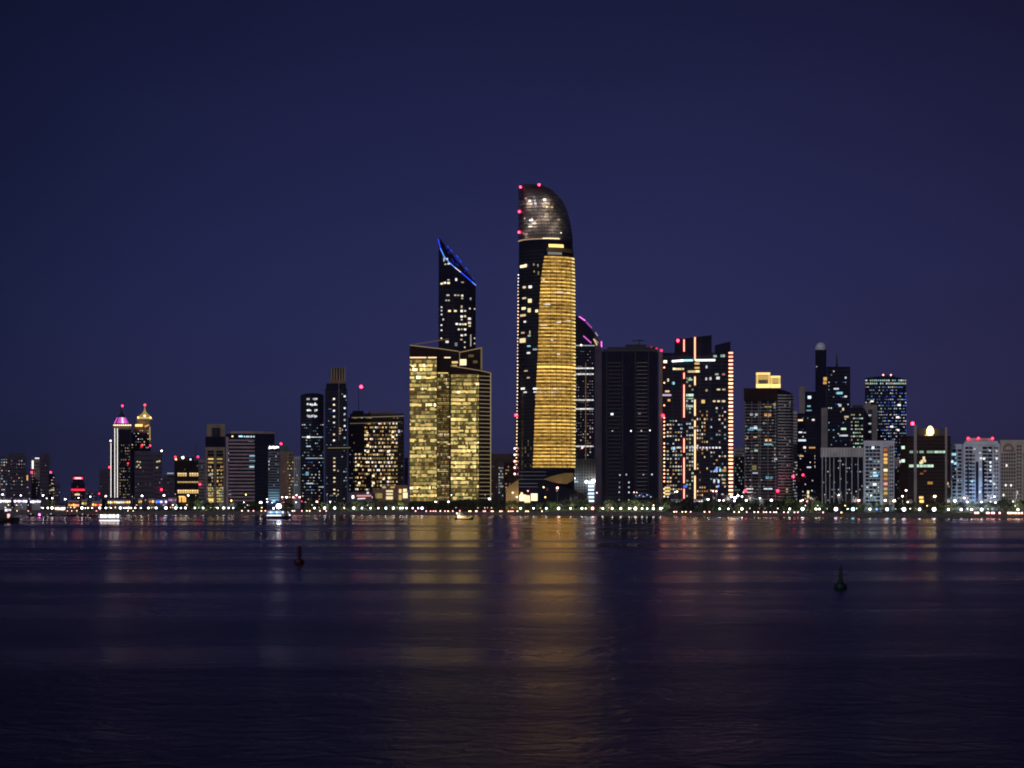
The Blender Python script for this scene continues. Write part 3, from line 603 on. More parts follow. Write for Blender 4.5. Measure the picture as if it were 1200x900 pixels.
# --- the golden curved skyscraper
b = Bld('skyscraper', 'tall curved skyscraper wrapped in golden light bands under a glass dome', 'skyscraper', 1940, 640)
B0, NB = 24., 56
XR = [(217.6, 634), (219.5, 640), (223, 646.5), (228.5, 653), (236, 658.8), (245, 663.4), (258, 667.2), (275, 670.2), (300, 672.4), (330, 673.4), (450, 674), (600, 673.4)]
XL = [(200, 608.2), (320, 608), (480, 606.6), (548, 605.6), (600, 605.4)]
PB = [(290, 641.5), (302, 638.6), (318, 635.6), (333, 633.8), (360, 632.2), (420, 630.4), (465, 628), (548, 625), (560, 624.6)]
def ip(t, x):
    for (a, u), (c, v) in zip(t, t[1:]):
        if x <= c: return u + (v - u) * max(0, (x - a)) / (c - a)
    return t[-1][1]
def lring(py, grow=0., t0=0., t1=2 * math.pi, n=NB, closed=True):
    xl, xr = b.lx(ip(XL, py), B0), b.lx(ip(XR, py), B0); c, a = (xl + xr) / 2, (xr - xl) / 2 + grow
    bb = min(22., a * .86) + grow; z = b.lz(py, 640, B0); o = []
    for i in range(n if closed else n + 1):
        t = t0 + (t1 - t0) * i / n; o.append((c - a * math.cos(t), B0 - bb * math.sin(t), z))
    return o
def tpx(px, py):
    xl, xr = ip(XL, py), ip(XR, py); return math.acos(max(-1, min(1, ((xl + xr) / 2 - px) / ((xr - xl) / 2))))
k = MB(); k.loft([lring(y) for y in (598, 560, 520, 480, 440, 400, 360, 330, 305, 284)], MAT['glass']); k.build('glass_shaft', b.root)
CY = [284.2, 276, 268, 260, 252, 245, 238, 232, 227, 223, 220, 218.4, 217.6]
core = principled('dome_core', (.25, .21, .19), .8); k = MB()
k.loft([lring(y, -4.4) for y in (284.1, 262, 245, 234, 226, 222)], core); k.build('dome_core', b.root)
gm = bpy.data.materials.new('dome_glazing'); gm.use_nodes = True; n_ = gm.node_tree.nodes; l_ = gm.node_tree.links
tr = n_.new('ShaderNodeBsdfTransparent'); tr.inputs[0].default_value = (.75, .74, .72, 1); gl = n_.new('ShaderNodeBsdfGlossy'); gl.inputs['Roughness'].default_value = .15; gl.inputs[0].default_value = (.5, .5, .55, 1)
mx = n_.new('ShaderNodeMixShader'); mx.inputs[0].default_value = .12; l_.new(tr.outputs[0], mx.inputs[1]); l_.new(gl.outputs[0], mx.inputs[2]); l_.new(mx.outputs[0], n_['Material Output'].inputs[0])
k = MB(); k.loft([lring(y) for y in CY], gm, False); k.build('dome_glass', b.root)
k = MB()
for y in [283 - 3.9 * i for i in range(17)]:
    rr, r2 = lring(y, .35), lring(y - .9, .35); ri, ri2 = lring(y, -.5), lring(y - .9, -.5); k.loft([ri, rr, r2, ri2], MAT['mull'], False)
for i in range(0, NB, 1):
    p = [Vector(lring(y, .2)[i]) for y in CY]
    k.tube(p, .2, MAT['mull'], 4)
k.add(lring(217.7), [tuple(range(NB))], MAT['mull']); k.build('dome_lattice', b.root)
def lpt(px, py, off):
    r = lring(py, off, tpx(px, py), tpx(px, py) + .001, 1); return r[0]
for px, py, st, w_, c in ((613.5, 234.6, 6, 1.4, 'pink'), (619, 237.4, 5, 2.6, 'white'), (639, 236.4, 6, 3., 'white'), (612, 258, 5, 1.3, 'white'), (621, 260.5, 2.6, 5, 'cool'), (619.6, 267.4, 2.2, 4, 'white'), (642, 245, 1.6, 3, 'gold'), (648, 245.4, 1.2, 2.6, 'gold'), (659.4, 274.5, 3, 1.6, 'white'), (641, 254, 1.4, 4, 'pale'), (657, 259, .8, 4, 'pale')):
    k = MB(); h = w_ * b.m() * .5; k.box(-h, h, -.4, .4, -.7, .7, E(c, st, True)); k.build('dome_lamp', b.root, lpt(px, py, -2.6))
for px, py, e in ((618, 240, 1500), (640, 240, 1900), (622, 262, 2100), (640, 256, 1300), (655, 265, 420), (648, 272, 420), (612, 276, 360)):
    L = bpy.data.objects.new('dome_light', bpy.data.lights.new('dome_light', 'POINT')); L.data.energy = e * 2.9; L.data.color = (1, .88, .74); L.data.shadow_soft_size = .8; col.objects.link(L); L.parent = b.root; L.location = lpt(px, py, -2.0)
k = MB(); k.loft([lring(283.6, .2, .05, tpx(656, 283), 30, False), lring(283.6, .8, .05, tpx(656, 283), 30, False), lring(282.6, .8, .05, tpx(656, 283), 30, False), lring(282.6, .2, .05, tpx(656, 283), 30, False)], E('warm', .42), False); k.build('dome_ring_light', b.root)
k = MB(); k.loft([lring(283.4, .9, tpx(636, 283), tpx(655, 283), 14, False), lring(282.2, .9, tpx(636, 283), tpx(655, 283), 14, False)], E('pale', 1.3), False); k.build('dome_ring_light', b.root)
def arc(part, y0, y1, xa, xb, mat, off=.25, th=.5, n=20):
    ta, tb = tpx(xa, y0), tpx(xb, y0)
    a, c = lring(y0, off - th, ta, tb, n, False), lring(y0, off, ta, tb, n, False); d, e = lring(y1, off, ta, tb, n, False), lring(y1, off - th, ta, tb, n, False)
    q = MB(); N = n + 1; vv = a + c + d + e; ff = []
    for i in range(n):
        for r in range(3): ff.append((r * N + i, r * N + i + 1, (r + 1) * N + i + 1, (r + 1) * N + i))
    ff += [(0, N, 2 * N, 3 * N), (n, 3 * N + n, 2 * N + n, N + n)]
    q.add(vv, ff, mat); return q.build(part, b.root)
arc('crown_light', 293, 289.4, 643, 660, E('gold', 1.4), .5); arc('crown_panel', 301.4, 298.6, 642, 658, E('white', .18), .4); arc('crown_panel', 298, 293.6, 641, 672, MAT['bronze'], .3)
gp = bpy.data.materials.new('gold_glow'); gp.use_nodes = True; n_ = gp.node_tree.nodes; l_ = gp.node_tree.links; n_.clear()  # strip light falling on the gold wall, put in as its own glow
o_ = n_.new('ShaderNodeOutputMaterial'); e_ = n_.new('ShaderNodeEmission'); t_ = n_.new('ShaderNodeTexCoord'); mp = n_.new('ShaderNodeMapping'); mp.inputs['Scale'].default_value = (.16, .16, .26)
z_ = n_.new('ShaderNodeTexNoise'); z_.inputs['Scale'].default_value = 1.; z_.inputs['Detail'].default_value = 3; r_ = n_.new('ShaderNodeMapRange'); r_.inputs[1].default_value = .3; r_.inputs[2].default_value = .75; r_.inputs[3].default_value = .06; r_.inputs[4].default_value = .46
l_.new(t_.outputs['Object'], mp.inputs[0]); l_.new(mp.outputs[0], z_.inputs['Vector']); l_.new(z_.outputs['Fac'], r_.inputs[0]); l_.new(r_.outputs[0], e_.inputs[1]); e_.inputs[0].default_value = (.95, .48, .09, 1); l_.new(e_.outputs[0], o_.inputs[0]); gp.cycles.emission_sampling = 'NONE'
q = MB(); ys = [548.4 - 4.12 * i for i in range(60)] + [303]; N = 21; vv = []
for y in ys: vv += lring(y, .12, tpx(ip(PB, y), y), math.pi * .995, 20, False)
q.add(vv, [(r * N + i, r * N + i + 1, (r + 1) * N + i + 1, (r + 1) * N + i) for r in range(len(ys) - 1) for i in range(20)], gp); q.build('gold_wall_glow', b.root)
def led(lo, hi):
    m = gp.copy(); m.name = 'gold_led'; q_ = m.node_tree.nodes
    for z in q_:
        if z.type == 'MAP_RANGE': z.inputs[3].default_value = lo; z.inputs[4].default_value = hi
        if z.type == 'MAPPING': z.inputs['Scale'].default_value = (.30, .30, .55)
        if z.type == 'EMISSION': z.inputs[0].default_value = (1, .61, .135, 1)
    m.cycles.emission_sampling = 'NONE'; return m
LED = [led(.45, 1.6), led(.5, 2.0), led(.8, 2.3), led(.25, 1.1), led(.35, 1.5)]
y, i = 547.4, 0
while y > 304:
    st = rnd.choice((.5, .58, .66, .75, .85, 1.))
    if 428 < y < 434: st = 1.5
    if 505 < y < 512: st = .35
    x0 = ip(PB, y)
    arc('light_band', y + .62, y - .62 - (.8 if 428 < y < 434 else 0), x0 + rnd.uniform(-.4, .4), ip(XR, y) - .4, E('lgold', 1.6) if 428 < y < 434 else rnd.choice(LED), .75, .7, 18)
    arc('light_band_tip', y + .75, y - .75, ip(XR, y) - 3.4, ip(XR, y) - .5, E('straw', 1.2 if i % 3 else .8), .95, .3, 6)
    y -= 4.12; i += 1
for i in range(58):
    y = 322 + i * 3.9
    k = MB(); k.ball((0, 0, 0), .75 * b.m(), E('warm' if i > 3 else 'white', 2.2), 8, 5); k.build('edge_lamp', b.root, lring(y, .4)[0])
q = MB()
for px in (645, 651.6, 657.6, 663, 667.6, 671):
    q.tube([Vector(lring(y_, .95, tpx(px, y_), tpx(px, y_) + .001, 1)[0]) for y_ in (548, 500, 450, 400, 350, 306)], .16, MAT['dark'], 4)
q.build('mullion', b.root)
q = MB()
for yy in [548 - 4.12 * i for i in range(62)]:
    t1 = tpx(ip(PB, yy) - 1, yy); rr = [lring(yy + d, o, .02, t1, 12, False) for d, o in ((.45, .05), (.45, .4), (-.45, .4), (-.45, .05))]
    q.loft([list(z) for z in rr], MAT['dark'], False)
q.build('floor_edge', b.root)
on = [(608, 24), (609, 18), (612, 11.6), (617, 6.6), (624, 3.6), (632, 2.2), (640, 1.8), (650, 2.4), (658, 4.6), (666, 10), (671, 17), (673, 24)]; b.front = on
for x, y, w_, h_, c, st in ((613.4, 312, 6, 3, 'pale', 1.4), (616, 310.6, 3, 2, 'white', 1.), (614.5, 336.6, 3, 2.4, 'pale', .8), (621.4, 336.2, 3.4, 3, 'white', 1.2), (614.4, 349.4, 4, 1.8, 'pale', .7), (621, 352.4, 4, 4.4, 'pale', 1.1), (613.8, 361.4, 4, 2.8, 'pale', 1.2), (620.3, 363.6, 3.2, 4.6, 'pale', .9), (629, 364.4, 3.2, 3, 'pale', 1.3), (613, 369.6, 5, 2.4, 'warm', .8), (615.2, 377, 2, 1.8, 'white', 1.2), (612.8, 390, 3, 2, 'warm', .5), (621, 389.4, 1, 4, 'pale', .5), (620.2, 393.4, 3, 2.2, 'mint', .4), (612.6, 399, 5, 5, 'pale', .9), (614, 397.6, 3, 1.8, 'pale', 1.3), (619.8, 405.6, 3.6, 1.6, 'cyan', .8), (627, 409.4, 5, 2, 'cool', .35), (619.4, 413.6, 3.6, 2, 'white', .9), (616.4, 434.6, 4, 1.4, 'pale', .5), (619.2, 442.6, 3, 1.6, 'pale', .5), (612.8, 455.4, 3.4, 2, 'white', 1.3), (615.6, 459.6, 3.4, 1.6, 'white', .8), (627, 455.4, 4.6, 2, 'white', 1.3), (627, 459.4, 3.4, 1.6, 'cool', .9), (625.6, 310, 1, 2.4, 'pale', .4), (630.4, 311, 1, 3, 'pale', .4), (626, 318, 1, 2, 'pale', .35), (631, 320, 1, 4, 'olive', .4)): b.win(x, y, w_, h_, E(c, st))
for i in range(11):
    b.win(634 + i * 2.5, 455.4 + rnd.uniform(-.3, .3), 1.4, 1.4, E('white', rnd.choice((.7, 1.2)))); 
    if rnd.random() < .8: b.win(634 + i * 2.6, 459.6, 1.6, 1.6, E('white', rnd.choice((.5, 1.1))))
b.spread(611, 627, 515, 548, 3.2, 4.1, .6, 2.4, .35, [('pale', .12), ('olive', .14)])
for x, y, w_ in ((638.6, 356, 4), (642, 356.6, 6), (654.6, 377.6, 5), (637.4, 381, 8), (654.5, 415, 3), (666, 376, 3.6), (666, 343, 4), (656, 342.4, 7), (637, 328, 3), (646.6, 398.4, 3)): b.win(x, y, w_, 1.5, E('white', .75))
b.finish()
# base of the skyscraper
PF = [(598, -8), (612, -11), (640, -12), (668, -11), (690, -6)]
b.vol('podium', PF, [566, 562, 566, 572, 582], 'glass', None, 10)
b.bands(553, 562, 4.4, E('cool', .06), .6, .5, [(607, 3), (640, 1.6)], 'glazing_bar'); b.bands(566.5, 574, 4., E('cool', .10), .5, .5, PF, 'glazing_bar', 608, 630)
b.vol('gold_wall', [(592.6, -10), (607.6, -12.6)], [572, 562], 'bronze', None, 1.4)
k = MB(); SF = [(637, 561.4), (645, 558.6), (653, 556.2), (662, 554.4), (671.6, 554.2), (672, 563), (664, 567), (655, 566.5), (646, 564.4)]
k.vprism([(b.lx(x, -14), b.lz(y, x, -14)) for x, y in reversed(SF)], -14., -9., MAT['bronze']); k.build('curved_soffit', b.root)
for x, y, w_, h_, st in ((612.6, 583.4, 8, 7.4, 1.5), (619, 583.8, 4, 6.6, 1.2), (626, 582.6, 7.6, 8.4, 1.5), (611.6, 578.6, 2.4, 2.4, 2.), (618, 587.6, 7, 3, 1.)):
    k = MB(); x_, y_, a_ = b.at(x, PF, .3); hw = w_ * b.m() / 2; k.box(-hw, hw, -.2, .2, 0, h_ * b.m(), E('pale', st)); o = k.build('lobby_window', b.root, (x_, y_, b.lz(y + h_ / 2, x, y_))); o.rotation_euler = (0, 0, a_)
for x, y, c, st in ((637, 571, 'pale', 5), (639, 582.6, 'gold', 5), (618.6, 575.4, 'pink', 4), (600.8, 577.4, 'pale', 4), (605.6, 582.4, 'cool', 3.4)): b.beacon(x, y, c, st, .8, -13.5, 'entrance_lamp', False)
for px, py, ly, e, c in ((655, 574, -30, 1000, (1, .62, .28)), (600, 577, -26, 350, (1, .72, .3))):
    L = bpy.data.objects.new('entrance_light', bpy.data.lights.new('entrance_light', 'POINT')); L.data.energy = e; L.data.color = c; L.data.shadow_soft_size = 1.; col.objects.link(L); L.parent = b.root; L.location = (b.lx(px, ly), ly, b.lz(py, px, ly))
k = MB(); k.tube([(b.lx(604.2, 26), 26, 0), (b.lx(604.8, 26), 26, b.lz(478))], 1.1 * b.m(), MAT['dark']); k.build('service_mast', b.root)
b.beacon(604.4, 486.5, 'red', 14, 1.5, 24)
for y in (525.6, 533, 540.6, 548, 555.4): b.beacon(603.2, y, 'pink', 6, 1.2, 22, 'mast_lamp', False)
for x, y in ((610, 219.2), (631.8, 216.4), (608.6, 248), (608.2, 272.2)): b.beacon(x, y, 'red', 18, 1.35, 14)

# --- behind and right of it
b = Bld('glass_tower', 'dark tower with a curved purple-lit shoulder behind the golden skyscraper', 'tower', 2320, 688)
k = MB(); prof = [(664, 600), (664, 366), (675, 370), (684, 376.6), (692, 384.6), (699, 393.6), (704.6, 404), (705, 600)]
k.vprism([(b.lx(x), b.lz(min(y, 597), x)) for x, y in reversed(prof)], 0, 30, MAT['glass']); k.build('facade', b.root); b.front = f2(664, 705)
b.vol('side_fin', f2(697, 705.4, -2, -2), [392, 405], 'plum', None, 1.8)
for x0, y0, x1, y1, c, st in ((678.6, 370.8, 686, 375.8, 'magenta', 1.7), (687, 377, 693.6, 384.4, 'magenta', .5), (697.6, 389.6, 700.6, 393.6, 'lilac', .45), (704.8, 400, 705, 406.6, 'magenta', 2.), (683.6, 393.6, 693, 402, 'magenta', .9), (695.6, 397, 699.6, 404.6, 'warm', .9), (697, 398, 701, 402, 'olive', .6)): b.bar('edge_light', x0, y0, x1, y1, E(c, st), 1.3, off=2.8)
b.bar('roof_light', 672, 404.8, 697, 405, E('cool', .55), .9, off=.6); b.beacon(681, 404.4, 'white', 3, 1.1, -1, 'roof_lamp', False)
for y, st in ((431.6, 1.2), (438.4, .9), (468.8, .9), (479.2, 1.1), (523, .8)):
    x = 673.6
    while x < 695: b.win(x, y, 1.9, 1.5, E(rnd.choice(('white', 'white', 'cool')), round(st * rnd.uniform(.5, 1.2), 1))); x += 2.1
b.bar('centre_line', 686.4, 425, 686.4, 540, E('amber', .14), 1., off=.6); b.bands(408, 588, 3.5, 'mull', .7, .3, None, 'spandrel', 673, 696.6)
b.spread(674, 696, 410, 520, 2.7, 3.5, .9, .9, .28, [('cool', .2), ('lilac', .3), ('white', .35)]); b.spread(674, 696, 500, 536, 2.7, 3.5, 1.1, 1, .25, P_W); b.beacon(682.4, 524.6, 'pink', 4, 1.1, -1, 'roof_lamp', False); b.finish()
b = Bld('apartment_block', 'pale grey block with a blazing white balcony stack and floodlight', 'building', 2060, 686)
b.vol('facade', f2(672, 698), 538, 'pale'); b.ribs([675.4 + 3.3 * i for i in range(7)], 540, 590, 'mull', 1.3, .25); b.bands(542, 590, 3.4, 'pale', 1.4, .5)
b.vol('stair_bay', f2(689, 697.4, -3, -3), 563, 'white', None, 2.8); ob = f2(689, 697.4, -3, -3)
for y in (566, 570, 574, 578.4, 582.6, 587): b.win(692.6, y, 7., 2., E('cool', 1.4), ob)
b.beacon(695.4, 563.6, 'white', 10, 2., -6, 'floodlight'); b.beacon(687, 564.6, 'cool', 12, 1.5, -6, 'floodlight'); b.beacon(672.6, 560.6, 'cool', 10, 1.5, -6, 'floodlight'); b.win(675, 564.6, 5, 1.6, E('cyan', .8)); b.finish()
b = Bld('residential_tower', 'big nearly black tower with ribbed balconies and one white lit window', 'tower', 1990, 738)
b.vol('facade', f2(704.4, 771.8), 412, 'glass'); b.vol('roof_step', f2(706.5, 770, 1.5, 1.5), 409, 'mull', 412); b.vol('roof_step', f2(712, 768, 4, 4), 406.6, 'dark', 409); b.vol('roof_plant', f2(733, 757, 8, 8), 403.6, 'dark', 406.6)
b.bands(425, 588, 4.5, 'mull', 1.3, .9, None, 'balcony', 712.6, 728); b.bands(425, 588, 4.5, 'conc', .7, .9, None, 'balcony', 746, 758.6); b.ribs([705, 711, 729.6, 744.6, 760, 770.9], 413, 590, 'mull', .9, .8)
b.win(717.2, 485.2, 3., 2.4, E('cool', 1.6)); b.win(749.4, 484.6, 3., 2, E('white', .12)); b.beacon(775, 410.8, 'red', 3, 1.6, 4); b.beacon(769.4, 408.6, 'red', 1.2, 1.3, 4); b.beacon(763.4, 406.8, 'red', .5, 1.1, 4)
for x, y, st in ((717.6, 505.6, 1.), (739.4, 505, 2.), (751.6, 505, .7), (761.6, 504.4, 1.6), (726.4, 556.4, 1.), (734, 556.2, .6), (754, 556, .6), (764, 556, 1.), (726, 565, .4), (737, 565.4, .8), (726, 571, .4), (737, 571, .6), (725.6, 577, .9), (737, 577, 1.), (725.6, 586, .4), (737, 586, .5)): b.win(x, y, 1.4, 1.7, E('cool' if y > 550 else 'white', st))
for i in range(9): b.win(745 + i * 2.2, 581 + 1.4 * math.sin(i * 1.7), 1.2, 1.1, E('blue' if i % 2 else 'cool', .9))
b.finish()
cr = empty('tower_crane', (wx(749, 2010), 2010, wz(404, 2010))); tag(cr, 'small dark crane standing on the roof of the nearly black tower', 'crane')
k = MB(); u = 2010 / F; k.box(-.5, .5, -.5, .5, 0, 5.4 * u, MAT['dark']); k.build('mast', cr)
k = MB(); k.tube([(-9 * u, 0, 4.2 * u), (0, 0, 5.3 * u), (5 * u, 0, 5.0 * u)], .45, MAT['dark']); k.box(3 * u, 5 * u, -.8, .8, 4. * u, 4.8 * u, MAT['dark']); k.build('jib', cr)

# --- red-lit tower
b = Bld('residential_tower', 'dark tower striped with red neon lines and a ladder of pink lights', 'tower', 1930, 817)
b.vol('facade', f2(774.4, 857.6), 413.5, 'glass', None, 30); b.vol('upper_slab', f2(790.6, 834, .6, .6), [398, 392.6], 'glass', 413.5, 24); b.vol('upper_slab', f2(837.6, 856, .6, .6), [404.6, 400], 'glass', 413.5, 24)
b.vol('side_frame', f2(773, 776.4, -1.6, -1.6), 412, 'brick', None, 1.5); b.bands(418, 586, 4.45, 'mull', .7, .3); b.ribs([788, 799, 806, 820, 832, 846], 414, 588, 'mull', .7, .5)
for (y0, y1) in ((398, 411.6), (437, 443.6), (451, 489), (514, 530), (536.6, 566), (573, 584)): b.bar('neon_line', 801.6, y0, 801.6, y1, E('coral', 2.6), 1.3, off=2.6); b.bar('neon_glow_strip', 801.6, y0 - .8, 801.6, y1 + .8, E('red', .42), 3.4, off=.6)  # wider dim strip behind each tube stands in for its red glow
for (y0, y1) in ((395.4, 422), (441.6, 451), (468.6, 487), (493, 500), (503.6, 550), (558, 584.4)): b.bar('neon_line', 814.4, y0, 814.4, y1, E('coral' if y0 < 400 else 'warm', 2.6 if y0 < 400 else 2.), 1.3, off=2.6); b.bar('neon_glow_strip', 814.4, y0 - .8, 814.4, y1 + .8, E('rust', .6), 3.2, off=.6)
b.bar('light_bar', 787.5, 423.4, 801, 422.4, E('white', 1.8), 2.6, off=1.2); b.bar('light_bar', 801, 422.4, 812, 422.2, E('cyan', 1.4), 2.6, off=1.2); b.bar('light_bar', 815, 422.2, 838, 422, E('white', 2.), 2.4, off=1.2)
b.bar('neon_glow_strip', 856.4, 412, 856.4, 580, E('red', .16), 6.2, on=f2(850, 862, 1, 1), off=-.5)
for i in range(38):
    y = 413.6 + i * 4.47
    k = MB(); u = b.m(); k.box(-2.5 * u, 2.5 * u, -.3, .3, -.95 * u, .95 * u, E('coral' if i < 4 or i % 5 == 0 else 'warm', (2.4, 1.8, 2.8)[i % 3])); k.build('edge_light', b.root, (b.lx(856.4, -1), -1., b.lz(y, 856, -1)))
for y in [424, 430.6, 448.6, 475] + [489.6 + 4.45 * i for i in range(6)] + [519.6 + 4.45 * i for i in range(11)] + [573, 577.4, 581.8]: b.beacon(778.4, y, 'coral', 4, .95, -1.2, 'edge_lamp', False)
b.beacon(794.4, 399.2, 'red', 16, 1.7, -1); b.beacon(777, 487, 'red', 8, 1.8, -3)
for x, y, w_, h_, c, st in ((779.6, 423.8, 4, 3, 'white', 1.6), (795, 432.4, 13, 2.2, 'pale', .8), (790, 432.2, 3, 2.2, 'pale', 1.3), (817, 426, 6, 2.4, 'gold', .7), (817, 431, 6, 2, 'gold', .7), (813, 435.4, 15, 2.4, 'pale', .6), (817.6, 435, 5, 2.4, 'pale', 1.2), (808.4, 445, 6, 2, 'mint', .5), (808.4, 463, 8.4, 2.8, 'mint', .9), (808.6, 467, 8, 1.6, 'mint', .4), (808.4, 476, 8.4, 2.4, 'mint', .55), (783, 445.4, 2, 3.4, 'pale', .8), (789, 449, 3, 3, 'cyan', .9), (782, 458.6, 5, 2, 'warm', .9), (780.6, 463, 12, 2.2, 'lilac', .55), (784, 469, 3, 2.4, 'amber', .9), (828, 430, 1.8, 3, 'cool', .8), (827.6, 444, 1.8, 3, 'white', .7), (832.4, 443.6, 2.2, 3.2, 'white', .9), (841.4, 443, 4, 3, 'white', .8), (828, 457.4, 2.4, 2.6, 'warm', .4), (824, 470.6, 4, 4, 'gold', .8), (837, 470.2, 3, 2, 'pale', .8), (842, 470.2, 3, 2, 'pale', .9), (847.6, 470.2, 4.4, 2.2, 'pale', .8), (847, 417, 5, 3, 'mint', .45), (838, 417.4, 4, 2.6, 'mint', .4), (842, 456.4, 4, 1.8, 'pale', .8), (848, 456.4, 4, 1.6, 'pale', .5), (847.6, 438.6, 4, 2, 'pink', .4), (840, 438.6, 4, 2, 'mint', .4), (789, 525.4, 4.4, 3, 'cyan', 1.), (839.4, 551, 3.4, 3.4, 'blue', 2.2), (844, 551, 2.4, 3.4, 'cyan', .9), (848.6, 551.4, 4.4, 2.8, 'amber', .5), (803, 570, 4.4, 3, 'blue', .8), (842, 569.6, 2, 2.6, 'blue', 1.8), (837, 563.6, 2, 4, 'cool', .9), (842, 564, 2, 4, 'cool', .9), (848, 562, 4.4, 1.8, 'pale', .5), (848, 566, 4, 1.8, 'pale', .5)): b.win(x, y, w_, h_, E(c, st))
for i in range(15): b.win(789.6 + 4 * i * .96, 524.6, 2.2, 2., E(('cool', 'white', 'lilac')[i % 3], round(.4 + .05 * i, 2)))
for y in (571.5, 575.4, 579): b.win(782, y, 6, 2., E('gold', 1.))
b.spread(781, 800, 491, 584, 3.2, 4.45, 2., 1.8, .42, P_M + [('amber', .6), ('gold', .6), ('warm', .9)]); b.spread(804, 813, 441, 584, 3., 4.45, 2.2, 2., .42, [('mint', .5), ('mint', .25), ('cool', .6), ('pale', .4)]); b.spread(816, 830, 480, 584, 2.8, 4.45, 1.6, 2, .32, P_W + [('amber', .6), ('orange', .4)]); b.spread(832, 852, 476, 520, 3.2, 4.45, 2., 1.8, .3, P_M); b.spread(832, 852, 528, 584, 3.2, 4.45, 2., 1.8, .3, P_M + [('amber', .6), ('warm', .8)]); b.finish()
b = Bld('apartment_block', 'low grey-blue block showing in the gap beside the pink light ladder', 'building', 2120, 867)
b.vol('facade', f2(860.4, 874), 525.5, 'conc'); b.bands(529, 590, 3.7, 'mull', 1., .3, None, 'spandrel', 862, 873); b.spread(861, 873.6, 528, 588, 2.2, 3.7, 1, 1.4, .3, [('cool', .3), ('cyan', .2), ('mint', .25)]); b.win(872, 577, 3, 2, E('white', .8)); b.finish()
b = Bld('residential_tower', 'dark gridded tower crowned by two glowing yellow boxes', 'tower', 1900, 900)
FY = [(872, 1), (911, 0), (919, 4), (925, 9), (929.4, 16)]
b.vol('facade', FY, [456, 455.6, 457.4, 459.6, 462], 'glass'); b.vol('parapet', [(871.6, .2), (911, -.8)], 455, 'brown', 469, .6)
b.bands(474, 588, 3.7, 'conc', .7, .5, FY, 'spandrel', 872.2, 911); b.bands(463, 588, 3.5, 'pale', 1.5, .9, FY, 'balcony', 911.4, 929.2); b.ribs([873, 881, 889, 891, 900, 909], 470, 588, 'conc', .6, .6, FY)
b.vol('crown_box', f2(886, 902.6, 5, 5), 437, 'tan', 455.4, 14); b.vol('crown_box', f2(902.8, 914.6, 7, 7), 440.6, 'tan', 455.4, 12)
for x0, x1, y0, y1, ly in ((886, 902.6, 436.6, 455, 5), (902.8, 914.6, 440.4, 455, 7)):
    on = f2(x0, x1, ly, ly)
    for a0, a1, c0, c1, st in ((x0, x1, y0, y0 + 2.6, 1.3), (x0, x0 + 2.6, y0 + 2.6, y1 - 5, .75), (x1 - 2.6, x1, y0 + 2.6, y1 - 5, .75), (x0, x1, y1 - 5, y1 - .4, 1.5), (x0 + 2.6, x1 - 2.6, y0 + 3, y0 + 8.6, .5)):
        xa, xb = b.at(a0 + .06, on, .4), b.at(a1 - .06, on, .4); k = MB(); k.box(xa[0], xb[0], ly - .4, ly - .05, b.lz(c1 - .06, x0, ly), b.lz(c0 + .06, x0, ly), E('gold', st)); k.build('crown_light', b.root)
for x, y, w_, h_, c, st in ((881, 502.6, 4, 4, 'cyan', .6), (885.4, 501, 4, 3.6, 'cool', .9), (878, 503.6, 3, 2, 'cyan', .5), (890, 503.6, 4, 2.4, 'cyan', .5), (897.4, 486, 3.4, 3.4, 'amber', .6), (902, 486, 3.4, 3.4, 'amber', .6), (900, 477, 8, 2, 'olive', .4), (908, 474, 2.6, 3, 'warm', .5), (908, 477.6, 2.4, 1.8, 'cool', .4), (908.6, 467, 4, 2.2, 'cool', .5), (880.6, 485.6, 3, 2.6, 'cool', .6), (886.4, 485.6, 3, 2.6, 'white', .6), (898, 515.6, 3, 3, 'warm', .8), (902.6, 515.6, 3, 3, 'amber', .8), (900, 521, 9, 2.4, 'cyan', .5), (909, 537.6, 3, 2.6, 'cool', .7), (886, 528, 4, 2, 'mint', .5), (881, 529, 3, 1.6, 'cyan', .3), (884, 548, 5, 5, 'olive', .25), (885, 554.6, 6, 2, 'cool', .5), (899.4, 559.6, 4, 3, 'cyan', .5), (904, 559.6, 3, 2.6, 'cyan', .35), (900, 573, 10, 1.8, 'cool', .9), (878.6, 573, 8, 1.5, 'white', .9), (878.6, 577.2, 7, 1.5, 'white', .8), (911.6, 575.4, 0.1, .1, 'red', 1), (876, 513, 1.5, 4, 'amber', .4), (885, 512, 4, 2, 'warm', .5)): b.win(x, y, w_, h_, E(c, st), FY)
for x, y in ((873.4, 575), (911.4, 575.2), (929.6, 558.4)): b.beacon(x, y, 'red', 10, 1.6, -4)
b.spread(873, 910, 472, 588, 2.6, 3.7, 1.7, 1.5, .14, P_C + [('amber', .3), ('olive', .3)], FY); b.spread(912, 928, 470, 580, 3, 3.5, 1., 1., .09, P_DIM, FY); b.win(922, 574, 2, 6, E('olive', .5), FY); b.finish()
b = Bld('apartment_block', 'thin whitish block wedged behind the balconies of the yellow-crowned tower', 'building', 2020, 932)
b.vol('facade', f2(928.6, 934.4), 482, 'pale'); b.bands(486, 588, 3.6, 'mull', 1.2, .3); b.spread(929, 934, 540, 588, 1.8, 3.6, .9, 1.2, .4, [('cool', .4), ('white', .6)]); b.finish()
